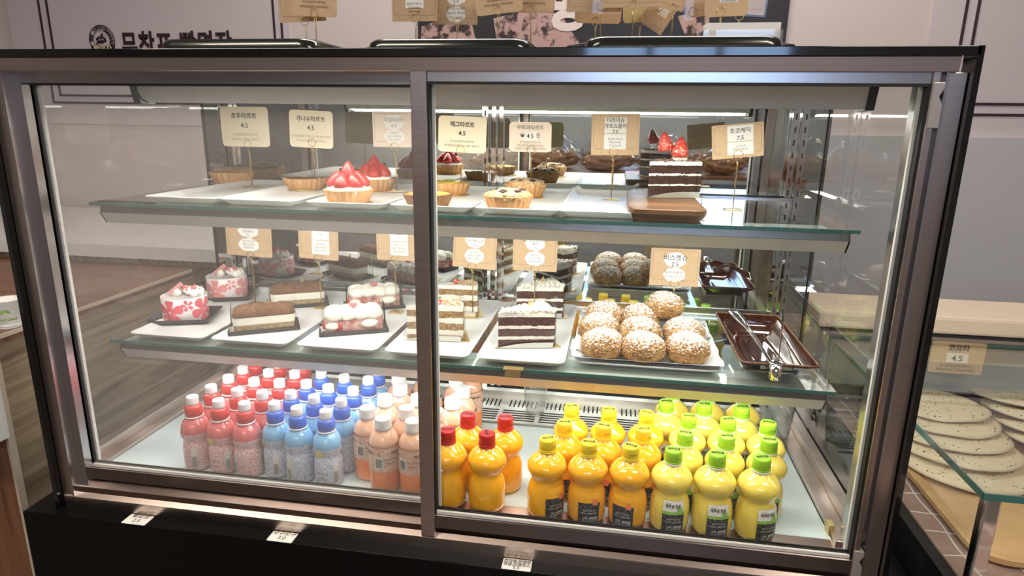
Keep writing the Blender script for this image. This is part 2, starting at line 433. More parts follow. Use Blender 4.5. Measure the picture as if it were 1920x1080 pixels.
# black picture behind the cards
pp = thing('wall_poster', 'black wall poster with pinkish rough bread photograph and rounded white letter', 'poster')
x0 = at(785, 50, y=Y).x; x1 = at(1478, 20, y=Y).x
MB().box(x0, x1, Y-.01, Y, .62, 1.6).build('panel', M('poster_black', (.012, .009, .011), .4), pp)
mb = MB(); tx = M('poster_bread', (.035, .02, .02), .6, var=(28, (.46, .30, .27), (1, 1, 1), (.42, .52)))
def poly(mb, pts, y=Y-.012): mb.add([(lambda q: (q.x, q.y, q.z))(at(u, v, y=y)) for u, v in pts], [list(range(len(pts)))])
for PP in ([(790, 50), (830, 35), (885, 45), (893, 78), (880, 95), (800, 95), (788, 92)], [(925, 35), (1040, 5), (1060, 40), (1095, 95), (1080, 120), (960, 120), (935, 100)], [(1270, 30), (1330, 20), (1330, 75), (1290, 80)]):
    mb = MB(); poly(mb, PP); mb.build('bread_picture', tx, pp)
mb = MB(); put_text(mb, '명', .17, at(1062, 40, y=Y).x, at(1068, 48, y=Y).z, Y-.014, .009); mb.build('lettering', M('poster_letter', (.72, .62, .58), .6), pp)

# =================================================================== DISPLAY CASE
W, H, D = 1.375, .7078, .5625
SL, SR = -.05, 1.428           # outer faces of side glass
US, LS, DK = .4985, .2255, -.019
case = thing('display_case', 'long glass refrigerated pastry display case with steel frame and black base', 'display case', (0, 0, 0))
# base
ZB = -.075
mb = MB().box(-.104, 1.50, -.035, .62, -1.0, ZB); mb.build('base', M('base_black', (.004, .004, .0045), .22, spec=.18), case, .002)
mb = MB().box(SL, SR, .06, D+.02, ZB, DK-.004); mb.build('inner_floor', 'blackp', case)
# front tracks: stepped profile extruded along x
prof = [(-.005, ZB), (-.005, -.052), (.004, -.046), (.006, -.058), (.012, -.058), (.012, -.04), (.034, -.036), (.036, -.05), (.042, -.05), (.042, -.024), (.066, -.02), (.068, ZB)]
mb = MB().prism(prof, SL+.012, SR-.012, 'x'); mb.build('door_track', 'steel', case)
# header
mb = MB().prism([(-.008, .7255), (-.010, .745), (.06, .745), (.06, .7255)], SL-.0, SR-.022, 'x'); mb.build('header_bar', 'steel', case, .001)
mb = MB().box(SL-.004, SR-.002, -.014, .075, .745, .757); mb.build('black_top_edge', 'black', case, .001)
mb = MB().box(SL, SR, .07, D+.02, .750, .7565); mb.build('top_panel', 'blackp', case)
# dark top inside lining
mb = MB().box(SL+.01, SR-.01, .06, D+.01, .742, .7498); mb.build('top_lining', M('lining', (.10, .11, .11), .4), case)
# side glass
for nm, xa, xb in (('l', SL, SL+.006), ('r', SR-.006, SR)):
    g = MB().box(xa, xb, .02, D+.02, ZB, .7497).build('side_glass', 'glass', case)
    e = MB().box(xa-.001, xb+.001, -.014, .02, ZB, .757); e.build('black_edge', 'black', g)
    e = MB().box(xa-.001, xb+.001, D, D+.022, ZB, .756); e.build('rear_post', 'blackp', g)
# posts
for s in (0, 1):
    def X(a, b): return (SL+a, SL+b) if not s else (SR-b, SR-a)
    p_ = MB().box(*X(.008, .030), -.002, .07, ZB+.002, .7255).build('corner_post', 'steel', case, .001)
    mb = MB().box(*X(.030, .034), -.004, .02, ZB+.01, .7255).box(*X(.034, .050), .015, .055, ZB+.02, .7255)
    mb.build('post_channel', 'alu', p_)
# sliding doors
def door(x0, x1, y, z0, z1, gl, stileL, stileR, hmat):
    d = bpy.data.objects.new('sliding_door', None); COL.objects.link(d); d.parent = case; d.empty_display_size = .05
    mb = MB()
    if stileL: MB().box(x0-stileL, x0-.003, y-.006, y+.02, z0-.05, z1+.02).build('stile', hmat, d, .001)
    if stileR: MB().box(x1+.003, x1+stileR, y-.006, y+.02, z0-.05, z1+.02).build('stile', hmat, d, .001)
    MB().box(x0-.003, x1+.003, y-.002, y+.018, z1+.003, z1+.024).build('top_rail', 'alu', d, .001)
    MB().prism([(y-.002, z0-.033), (y-.002, z0-.009), (y+.002, z0-.0062), (y+.018, z0-.0062), (y+.018, z0-.033)], x0-.003, x1+.003, 'x').build('bottom_rail', 'darksteel', d)
    g = MB().box(x0-.001, x1+.001, y+.004, y+.009, z0-.001, z1+.001).build('glass_pane', gl, d)
    t = .005; mb = MB()
    mb.box(x0-t, x0, y-.001, y+.012, z0-t, z1+t).box(x1, x1+t, y-.001, y+.012, z0-t, z1+t).box(x0, x1, y+.009, y+.0115, z0-.004, z0+.0015).box(x0, x1, y-.001, y+.012, z1, z1+t)
    mb.build('gasket', 'gasket', d)
    mb = MB(); s = .004
    mb.box(x0, x0+s, y+.012, y+.018, z0, z1).box(x0, x1, y-.001, y+.0035, z0-.006, z0-.0005)
    mb.box(x1-s, x1, y+.012, y+.018, z0, z1)
    mb.build('brush_seal', 'wgasket', d)
    return d
d1 = door(0, .676, .0324, 0, H-.003, 'hazyglass', .014, 0, 'alu')
d2 = door(.702, W, .0, 0, H, 'doorglass', .0275, .012, 'steel')
for s, (x, y, z) in enumerate(((-.022, .024, .655), (-.022, .024, -.045), (W+.004, -.008, .655), (W+.004, -.008, -.045))):
    vs = [(0, 0), (.014, 0), (.014, .03), (.009, .04), (.014, .05), (.014, .058), (0, .058)]
    MB().prism([(x+a, z+b) for a, b in vs], y, y+.02).build('corner_guard', 'plastgrey', d1 if s < 2 else d2, .001)
# rear mirror
MB().box(SL+.008, SR-.008, D, D+.006, DK, .744).build('mirror_back', 'mirror', case)
MB().box(SL+.008, SR-.008, D+.0065, D+.02, ZB, .744).build('rear_panel', 'blackp', case)
# rear door frame strips on the mirror
mb = MB()
for x in (.695, .712): mb.box(x-.005, x+.004, D-.012, D, DK+.02, .744)
mb.build('rear_door_stiles', 'chrome', case)
# slotted standards
for x in (.012, .03, .675, 1.352, 1.372):
    o = MB().box(x-.0065, x+.0065, D-.018, D-.002, DK+.02, .74).build('shelf_standard', 'chrome', case)
    mb = MB()
    for i in range(26): mb.box(x-.0015, x+.0015, D-.0195, D-.0175, .02+i*.027, .032+i*.027)
    mb.build('slots', 'slot', o)
# shelves
for nm, z in (('upper', US), ('lower', LS)):
    y0s, y1s = .118, D-.03
    g = MB().box(.0, 1.362, y0s+.001, y1s, z-.006, z).build('shelf', 'shelfglass', case)
    MB().box(.0, 1.362, y0s-.0006, y0s+.0012, z-.006, z).build('glass_edge', 'glassedge', g)
    MB().box(.006, 1.36, y1s-.004, y1s+.006, z-.010, z+.003).build('rear_rail', 'alu', g)
    # light housing: upper dark channel + slanted face
    za = z-.006
    hp = [(y0s+.012, za), (y0s+.006, za-.014), (y0s+.018, za-.0345), (y0s+.0215, za-.0345), (y0s+.0215, za-.033), (y0s+.054, za-.0115), (y0s+.054, za-.001)]
    hs = MB().prism(hp, .018, 1.348, 'x').build('light_housing', 'housing', g)
    for xe in (.015, 1.348): MB().prism(hp, xe, xe+.003, 'x').build('end_cap', 'blackp', hs)
    c_ = MB().prism([(y0s+.0065, za-.001), (y0s+.0045, za-.0125), (y0s+.006, za-.0135), (y0s+.011, za-.001)], .018, 1.348, 'x').build('clear_channel', M('channel_'+nm, (.16, .15, .14), .25, .6), hs)
    l = MB().prism([(y0s+.0215, za-.0335), (y0s+.054, za-.012), (y0s+.055, za-.013), (y0s+.0225, za-.0345)], .03, 1.335, 'x').build('led_strip', 'led' if nm == 'upper' else 'ledlow', hs)
    # brackets
    for x in (.021, 1.362):
        MB().prism([(y0s+.05, z-.009), (D-.01, z-.009), (D-.01, z-.04), (y0s+.05, z-.018)], x-.0035, x-.0005, 'x').build('bracket', 'steel', g)
    MB().box(.05, 1.33, y0s+.05, y0s+.085, z-.0085, z-.0065).build('white_board', M('board_'+nm, (.72, .78, .78), .4), g)
# top light
hp = [(.088, .7415), (.086, .715), (.093, .6800), (.098, .6800), (.0982, .683), (.146, .6885), (.147, .6865), (.1475, .7415)]
tl = MB().prism(hp, .155, 1.335, 'x').build('top_light', M('top_light_housing', (.72, .71, .66), .4, .2), case)
mb = MB().prism([(.0855, .7415), (.0835, .712), (.0865, .712), (.0885, .7415)], .155, 1.335, 'x'); mb.build('dark_strip', M('dk', (.14, .13, .13), .4, .3), tl)
for xe in (.143, 1.334): MB().prism([(.084, .7415), (.084, .71), (.092, .679), (.13, .678), (.1475, .7415)], xe, xe+.012, 'x').build('end_cap', 'blackp', tl)
mb = MB().prism([(.0985, .6825), (.146, .6880), (.146, .6870), (.0995, .6815)], .165, 1.325, 'x'); mb.build('led_strip', 'ledtop', tl)
mb = MB().tube([(.158, .078, .71), (.163, .078, .695), (.17, .079, .684), (.176, .085, .679)], .0015); mb.build('cable', 'blackp', tl)
# deck
MB().box(.002, 1.37, .066, .385, DK-.004, DK).build('deck_panel', 'deck', case, .001)
MB().box(-.02, .001, .05, D, DK-.004, DK+.008).box(-.042, -.0199, .05, D, DK-.004, DK+.03).build('deck_side_rail', 'steel', case, .001)
MB().box(1.371, 1.4001, .05, D, DK-.004, DK+.008).box(1.40, 1.42, .05, D, DK-.004, DK+.03).build('deck_side_rail', 'steel', case, .001)
MB().box(1.366, 1.376, .075, .095, DK, DK+.02).build('clip', 'gold', case, .001)
gr = MB().box(.002, 1.37, .39, D-.018, DK-.004, DK+.003).box(.002, 1.37, .525, D-.018, DK, DK+.02).build('vent_grille', 'grille', case)
mb = MB()
for i in range(15):
    for j in range(5):
        mb.box(.02+i*.09, .10+i*.09, .402+j*.012, .4065+j*.012, DK+.0025, DK+.0036)
    for j in range(7):
        mb.box(.03+i*.09+j*.0105, .0335+i*.09+j*.0105, .475, .512, DK+.0025, DK+.0036)
mb.build('vent_slots', 'slot', gr)
MB().box(.66, .675, .36, .39, DK, DK+.004).build('deck_joint', 'gasket', case)

# =================================================================== TRAYS
def tray_mesh(w, d, h=.013, r=.014):
    mb = MB(); loops = []
    for (iw, z, rr_) in ((.034, 0, r*.6), (.028, .002, r*.7), (.004, h-.003, r), (0, h-.001, r), (0, h, r), (.003, h+.0006, r), (.010, h-.001, r*.9), (.030, .0045, r*.7), (.05, .004, r*.6)):
        loops.append([(x, y, z) for x, y in rrect(w-iw, d-iw, rr_)])
    n = len(loops[0]); vs = [p for l in loops for p in l]; fs = []
    for j in range(len(loops)-1):
        for i in range(n): fs.append((j*n+i, j*n+(i+1) % n, (j+1)*n+(i+1) % n, (j+1)*n+i))
    fs.append(list(range(n))[::-1]); fs.append([(len(loops)-1)*n+i for i in range(n)])
    return mb.add(vs, fs, True)
zr = US+.012
up_x = [at(u, v, z=zr).x for u, v in ((240, 372), (400, 374), (547, 384), (704, 392), (865, 402), (1036, 408), (1204, 410))]
holds = ['holding the walnut tart', 'holding the ganache tart', 'holding the strawberry tarts', 'holding the egg tarts', 'holding the fig tarts', 'standing empty beside the wooden board']
upt = []
base_t = None
for i in range(6):
    wd = .151; cx = up_x[i]+wd/2+(.002 if i < 5 else 0)
    lb = 'long white tray on the upper shelf, '+holds[i]
    if base_t is None:
        base_t = tray_mesh(wd, .37).build('serving_tray', 'white'); base_t.location = (cx, .318, US); tag(base_t, lb, 'tray', 'white trays on the upper shelf'); o = base_t
    else:
        o = dup(base_t, lb, (cx, .318, US))
    upt.append(o)
holds = ['holding the pink petal cakes', 'holding the tiramisu slices', 'holding the strawberry cream slices', 'holding the carrot cake slices', 'holding the red velvet slices']
lx = [.035, .211, .390, .566, .743]; lb_t = None; 
for i in range(5):
    lb = 'long white tray on the lower shelf, '+holds[i]
    if lb_t is None:
        lb_t = tray_mesh(.163, .39).build('serving_tray', 'white'); lb_t.location = (lx[i]+.081, .322, LS); tag(lb_t, lb, 'tray', 'white trays on the lower shelf')
    else: dup(lb_t, lb, (lx[i]+.081, .322, LS))

# =================================================================== TARTS
def crust_geo(mb, r0, r1, h, nf=22):
    fl = lambda t, j: 1+((0, .03, .05, .05, .045, .02, 0, 0)[j]*(1-abs(math.sin(nf*t/2))*1.6))
    mb.lathe([(r0*.96, 0), (r0, .001), (r0+(r1-r0)*.55, h*.55), (r1, h*.93), (r1*.985, h), (r1*.93, h), (r1*.91, h*.8), (r1*.5, h*.75)], 132, rf=fl, capt=True)
def tart_base(name, label, loc, r=.042, h=.024, crust='crust', group=None, rz=0):
    t = thing(name, label, 'tart', loc, rz, group)
    mb = MB().lathe([(r*.98, 0), (r, .0006), (r*.9, .0012)], 40); mb.build('gold_paper_disc', 'goldfoil', t)
    mb = MB(); crust_geo(mb, r*.80, r, h); o = mb.build('crust', crust, t, loc=(0, 0, .0012))
    return t
TZ = US+.005
def onU(u, v): return at(u, v, z=TZ)
# walnut
p = onU(437, 343); t = tart_base('walnut_tart', 'small fluted tart heaped with glazed walnuts, leftmost on the upper shelf', p, .050, .026)
random.seed(3); mb = MB().lathe([(.045, .019), (.043, .0275), (.001, .034)], 32)
for i in range(100):
    a = random.random()*6.28; rr_ = .043*math.sqrt(random.random()); mb.ball((rr_*math.cos(a), rr_*math.sin(a), .0290+random.random()*.003+.006*(1-rr_/.043)), .0042+random.random()*.0025, 1, (1, random.uniform(.6, 1), .6), .5, 60)
mb.build('walnut_filling', 'nuts', t)
# ganache
p = onU(573, 354); t = tart_base('ganache_tart', 'small fluted tart with smooth dark ganache and gold fleck', p, .0465, .024)
MB().lathe([(.0425, .018), (.0420, .0248), (.001, .0256)], 40).build('ganache', 'ganache', t)
mb = MB()
for i in range(7): mb.ball((random.uniform(-.006, .006), random.uniform(-.006, .004), .0270+random.random()*.002), .0026, 1, (1, 1, .5), .5)
mb.build('gold_leaf', 'goldfoil', t)
# strawberry tarts
def strawberry(mb, M4, L=.036, R=.0150):
    prof = [(.001, L), (R*.30, L*.93), (R*.58, L*.75), (R*.86, L*.48), (R, L*.22), (R*.9, L*.06), (R*.5, 0)]
    mb.lathe(prof[::-1], 18, M4=M4, rf=lambda t, j: 1+.02*math.sin(3*t+j))
sb_me = None
def make_straw(t, loc, tilt, az, sc_=1, mat='strawberry'):
    global sb_me
    if sb_me is None:
        mb = MB(); strawberry(mb, Matrix.Identity(4)); o = mb.build('strawberry', mat, t); sb_me = o.data
    else:
        me = sb_me if mat == 'strawberry' else sb_me.copy()
        if mat != 'strawberry': me.materials.clear(); me.materials.append(MAT[mat])
        o = bpy.data.objects.new('strawberry', me); COL.objects.link(o); o.parent = t
    o.location = loc; o.rotation_euler = (0, R_(tilt), R_(az)); o.scale = (sc_,)*3
def straw_tart(p, label, rz):
    t = tart_base('strawberry_tart', label, p, .0445, .026, rz=rz, group='strawberry tarts on the upper shelf')
    mb = MB().lathe([(.040, .02), (.0415, .025), (.039, .030), (.030, .034), (.001, .036)], 40, rf=lambda t, j: 1+.03*math.sin(9*t)+.03*math.sin(5*t+1))
    mb.build('whipped_cream', 'creamw', t)
    for i in range(6):
        a = i*60; make_straw(t, (.0285*math.cos(R_(a)), .0285*math.sin(R_(a)), .028), -24, a, 1.0)
    make_straw(t, (0, 0, .040), 2, 0, 1.05)
    MB().box(.012, .030, -.001, .0, .046, .060).build('chocolate_plaque', 'ganache', t)
straw_tart(onU(655, 381), 'strawberry tart in front, crowned with whole glazed strawberries', .4)
straw_tart(onU(703, 357), 'strawberry tart standing behind the other strawberry tart', .9)
# egg tarts
def egg(p, label, cr, rz):
    t = tart_base('egg_tart', label, p, .0435, .024, cr, 'egg tarts on the upper shelf', rz)
    MB().lathe([(.040, .018), (.0385, .0250), (.02, .0285), (.001, .029)], 40).build('custard', 'custard', t)
    mb = MB()
    for i in range(14):
        a = random.random()*6.3; q = random.random()*.014; mb.ball((q*math.cos(a), q*math.sin(a), .0295), .0020, 1)
    mb.build('pistachio_crumbs', 'green', t)
egg(onU(803, 388), 'egg tart in dark crust, mostly behind the door stile', 'crustd', 0)
egg(onU(843, 364), 'egg tart in pale crust with pistachio, right behind the dark egg tart', 'crust', .5)
def fig(p, label, rz):
    t = tart_base('fig_tart', label, p, .0430, .026, group='fig tarts on the upper shelf', rz=rz)
    mb = MB(); mb.ball((0, 0, .0235), .0405, 4, (1, 1, .36), .22, 60); mb.build('crumble_top', 'sugared', t)
    mb = MB()
    for i in range(6):
        a = i*1.05+.3; mb.ball((.024*math.cos(a), .024*math.sin(a), .0345), .0092, 2, (1, .7, .35), .5, 50)
    mb.build('fig_pieces', 'fig', t)
fig(onU(953, 393), 'sugar-dusted fig tart at the front of its tray', 0)
fig(onU(985, 368), 'sugar-dusted fig tart half hidden behind the front fig tart', 1)

# =================================================================== CAKE SLICES
def wedge(mb, L, Wd, z0, z1, dis=0.0, seed=0, n=14, nz=3, crown=0):
    """wedge: tip at origin, opening along +x"""
    pts = []
    for i in range(n+1): pts.append((L*i/n, -Wd/2*i/n))
    for i in range(1, 9): pts.append((L+.006*math.sin(math.pi*i/8), -Wd/2+Wd*i/8))
    for i in range(1, n): pts.append((L*(1-i/n), Wd/2*(1-i/n)))
    vs = []; k = len(pts); cx = L*.62
    for j in range(nz+1):
        z = z0+(z1-z0)*j/nz
        for (x, y) in pts:
            d = noise.noise(Vector((x*260+seed, y*260, z*260)))*dis
            nrm = Vector((x-cx, y*2.2, 0)); nrm = nrm.normalized() if nrm.length else nrm
            vs.append((x+nrm.x*d, y+nrm.y*d, z+noise.noise(Vector((x*70, y*70, seed+j*3)))*dis*(1.6 if crown == 0 else .9)))
    fs = [(j*k+i, j*k+(i+1) % k, (j+1)*k+(i+1) % k, (j+1)*k+i) for j in range(nz) for i in range(k)]
    fs += [list(range(k))[::-1], [nz*k+i for i in range(k)]]
    mb.add(vs, fs, False)
def slice_cake(name, label, cat, loc, rz, L, Wd, layers, sponge, cream, group, tip_up=0, film=True, top='plain', sc_=1):
    t = thing(name, label, cat, loc, rz, group); t.scale = (sc_,)*3
    # folded foil board: base + front upright flap
    mb = MB()
    a = math.atan2(Wd/2, L)
    pts = [(-.008, 0), (L+.012, -Wd/2-.006), (L+.016, Wd/2+.006)]
    mb.prism(pts, .0, .0012, 'z'); mb.build('cake_board', 'goldfoil', t)
    mb = MB(); n = 46
    ca, sa = math.cos(-a), math.sin(-a)
    for i in range(n):
        s0 = i/n*(L+.008); s1 = (i+.55)/n*(L+.008)
        hh = .002+.010*math.sin(min(1, s0/(L*.75))*math.pi/2)
        for (q0, q1, off) in ((s0, s1, -.0026), (s1, (i+1)/n*(L+.008), -.0018)):
            P = [(-.008+q0*ca-off*sa*0+off*sa*-1*0, q0*sa+off), (-.008+q1*ca, q1*sa+off)]
            x0_, y0_ = P[0]; x1_, y1_ = P[1]
            mb.add([(x0_, y0_-.001, .001), (x1_, y1_-.001, .001), (x1_, y1_-.003, hh), (x0_, y0_-.003, hh), (x0_, y0_, .001), (x1_, y1_, .001), (x1_, y1_-.002, hh), (x0_, y0_-.002, hh)],
                   [(0, 1, 2, 3), (4, 7, 6, 5), (3, 2, 6, 7), (0, 3, 7, 4), (1, 5, 6, 2)])
    mb.build('fluted_edge', 'striped', t)
    ms, mc = MB(), MB(); z = .0015
    for i, (kind, th) in enumerate(layers):
        if kind == 's': wedge(ms, L, Wd, z, z+th, .0016, i*7, 30, 4)
        else: wedge(mc, L-.0010, Wd-.0012, z-.0002, z+th+.0002, .0009, i*5, 24, 2)
        z += th
    ms.build('sponge', sponge, t); mc.build('cream', cream, t)
    if top == 'waves':
        mb = MB()
        for i in range(9):
            x = .012+i*(L-.016)/8; w_ = Wd/L*x
            pts = [(x+.004*math.sin(k*1.9), -w_/2+w_*k/8, z+.002+.0022*math.sin(k*2.4+i)) for k in range(9)]
            mb.tube(pts, .0058, 8)
        mb.build('piped_top', cream, t)
        MB().prism([(L*.52, z+.004), (L*.52+.012, z+.020), (L*.52+.020, z+.004)], .0, .0012, 'y').build('gold_pick', 'goldfoil', t)
    elif top == 'carrot':
        mb = MB(); random.seed(5)
        for i in range(34):
            x = random.uniform(.7, .98)*L; mb.ball((x, random.uniform(-.42, .42)*Wd*x/L, z+.002), random.uniform(.002, .004), 1, (1, 1, .7), .5)
        mb.build('nut_crumbs', 'sugared', t)
        MB().ball((L*.58, -.002, z+.006), .0075, 2, (1, 1, .8), .3).build('candied_cherry', 'strawberryp', t)
        mb = MB(); mb.ball((L*.6, .004, z+.013), .005, 1, (1.2, .6, .5), .5); mb.build('leaf', 'green', t)
    elif top == 'choc':
        mb = MB(); random.seed(9)
        for i in range(120):
            x = random.uniform(.12, 1)*L; mb.ball((x, random.uniform(-.48, .48)*Wd*x/L, z+random.uniform(0, .004)), random.uniform(.0015, .0035), 1, (1.4, .7, .6), .6)
        mb.build('chocolate_shavings', 'crumbs', t)
        mb = MB()
        for i in range(8): mb.ball((L*.66+.010*math.cos(i*.78), .010*math.sin(i*.78)-.004, z+.004), .0055, 1, disp=.2)
        mb.build('cream_rosette', 'creamw', t)
        make_straw(t, (L*.62, -.008, z+.006), 6, 30, 1.1, 'strawberryp'); make_straw(t, (L*.44, .012, z+.018), -10, 0, 1.0, 'strawberryp')
    if film:
        mb = MB(); zt = z+.010
        A = [(0, -.0016), (L+.002, -Wd/2-.0018), (L+.010, 0), (L+.002, Wd/2+.0018), (0, .0016)]
        for i in range(4):
            (xa, ya), (xb, yb) = A[i], A[i+1]
            mb.add([(xa, ya, .002), (xb, yb, .002), (xb, yb, zt), (xa, ya, zt), (xa, ya+.0002, .002), (xb, yb+.0002, .002), (xb, yb+.0002, zt), (xa, ya+.0002, zt)], [(0, 1, 2, 3), (4, 7, 6, 5), (3, 2, 6, 7)])
        mb.build('clear_film', 'film', t)
    return t
LZ = LS+.005
def onL(u, v): return at(u, v, z=LZ)
rv = [('s', .015), ('c', .0065), ('s', .015), ('c', .0065), ('s', .017), ('c', .010)]
slice_cake('red_velvet_slice', 'layered dark red velvet cake slice with white cream at the front of its tray', 'cake', onL(934, 652), R_(30), .105, .066, rv, 'spongev', 'cream', 'red velvet slices', top='waves')
slice_cake('red_velvet_slice', 'red velvet cake slice standing behind the front red velvet slice', 'cake', onL(968, 596), R_(30), .100, .066, rv, 'spongev', 'cream', 'red velvet slices', top='waves')
cc = [('s', .009), ('c', .012), ('s', .014), ('c', .012), ('s', .013), ('c', .008)]
slice_cake('carrot_cake_slice', 'tall carrot cake slice with cream layers, front one behind the door stile', 'cake', onL(764, 636), R_(22), .108, .068, cc, 'spongec', 'cream', 'carrot cake slices', top='carrot')
slice_cake('carrot_cake_slice', 'carrot cake slice to the right behind the front carrot slice', 'cake', onL(806, 590), R_(22), .104, .068, cc, 'spongec', 'cream', 'carrot cake slices', top='carrot')
# wooden board with the chocolate slice
zb_ = US
A = [at(u, v, z=US+.02) for u, v in ((1206, 402), (1340, 412), (1300, 358), (1212, 350))]
x0, x1 = 1.010, 1.128
wb = MB(); prof = rrect(.128, .30, .02, 5)
n = len(prof); vs = []
for k, z in ((.80, 0), (.95, .006), (1, .013), (1, .02), (.985, .0215)):
    vs += [((x*k if k > .9 else x*.84), y*(k if k > .9 else .93), z) for x, y in prof]
fs = [(j*n+i, j*n+(i+1) % n, (j+1)*n+(i+1) % n, (j+1)*n+i) for j in range(4) for i in range(n)]+[list(range(n))[::-1], [4*n+i for i in range(n)]]
wb.add(vs, fs)
o = wb.build('serving_board', 'acacia'); o.location = (1.066, .275, US)
tag(o, 'acacia wooden serving board under the strawberry chocolate slice', 'board')
ck = [('s', .021), ('c', .003), ('s', .016), ('c', .004), ('s', .015), ('c', .007)]
slice_cake('chocolate_cake_slice', 'tall dark chocolate cake slice topped with two strawberries on wooden board', 'cake', at(1214, 371, z=US+.0215), R_(33), .098, .062, ck, 'sponged', 'creamw', None, top='choc')

# pink petal cakes ---------------------------------------------------
def pink_cake(p, label, rz, petal):
    t = thing('petal_cake', label, 'cake', p, rz, 'pink petal cakes')
    r, h = .046, .052
    mb = MB(); sq = .062
    pts = rrect(.128, .108, .006, 3); n = len(pts)
    lo = [(x*.86, y*.86, .001) for x, y in pts]; hi = [(x, y, .012) for x, y in pts]; hi2 = [(x*.985, y*.985, .012) for x, y in pts]; lo2 = [(x*.85, y*.85, .002) for x, y in pts]
    mb.add(lo+hi+hi2+lo2, [(i, (i+1) % n, n+(i+1) % n, n+i) for i in range(n)]+[(n+i, n+(i+1) % n, 2*n+(i+1) % n, 2*n+i) for i in range(n)]+[(2*n+i, 2*n+(i+1) % n, 3*n+(i+1) % n, 3*n+i) for i in range(n)]+[list(range(n))[::-1], [3*n+i for i in range(n)]])
    mb.build('black_tray', 'tray', t)
    b = MB().lathe([(r-.001, .002), (r, .003), (r, .002+h), (r-.0012, .0025+h), (r-.002, .001+h), (.001, .001+h)], 64).build('cake_body', 'creamw', t)
    b.data.materials[0] = M('petal_cake_wrap_'+petal, (.83, .76, .75) if petal == 'pinkpetal' else (.84, .76, .74), .35, coat=.4)
    mb = MB()
    def pm(u, v, off=.0006): # wrap on cylinder
        a = u/r; return ((r+off)*math.cos(a), (r+off)*math.sin(a), .028+v)
    for fl in range(8):
        u0 = (fl*math.pi/4-math.pi/2-.38)*r; v0 = (.012 if fl % 2 else -.002); s = 1.55 if fl % 2 == 0 else .62
        for k in range(5):
            a = R_(90+72*k+fl*17); pts = []
            L_, Wp = .0175*s, .0094*s
            for i in range(17):
                q = i/16*2*math.pi; lx_ = L_*.5+.0018+L_*.5*math.cos(q); ly = Wp*math.sin(q)*(.55+.45*math.cos(q)*1.0 if math.cos(q) > 0 else .55+.2*math.cos(q))
                x = u0+lx_*math.cos(a)-ly*math.sin(a); z = v0+lx_*math.sin(a)+ly*math.cos(a)
                z = max(-.0245, min(.0235, z)); pts.append(pm(x, z))
            cc_ = pm(u0+(L_*.5)*math.cos(a), max(-.0245, min(.0235, v0+(L_*.5)*math.sin(a))), .0008)
            mb.add([cc_]+pts, [(0, i+1, i+2) for i in range(16)])
    mb.build('petal_print', petal, b)
    mb = MB(); random.seed(2)
    for i in range(16):
        a = R_(-50+i*18); rr_ = .024; mb.ball((rr_*math.cos(a)+.010, rr_*math.sin(a)*.8, h+.007+.003*math.sin(i*2.2)), .0085, 2, (1, .8, 1), .15)
    mb.ball((.014, 0, h+.010), .014, 2, (1, 1, .7), .3)
    mb.build('whipped_cream', 'creamw', t)
    mb = MB()
    for i in range(46):
        a = random.random()*6.28; q = random.random()*.026; mb.ball((.012+q*math.cos(a), q*math.sin(a), h+.016+random.random()*.004), random.uniform(.0015, .0028), 1, disp=.5)
    mb.build('strawberry_crumbs', 'crumbp', t)
    Mx = Matrix.Translation((-.024, -.010, h+.004))@Matrix.Rotation(R_(-38), 4, 'Y')
    MB().box(0, .036, -.001, .001, 0, .0085, Mx).build('chocolate_plaque', 'pinkchoc', t)
pink_cake(onL(350, 597), 'petal-wrapped pink cake in front on black tray, deep pink flowers', R_(18), 'pinkpetal')
pink_cake(onL(428, 556), 'paler petal-wrapped pink cake standing behind the front petal cake', R_(20), 'pinkpetal2')

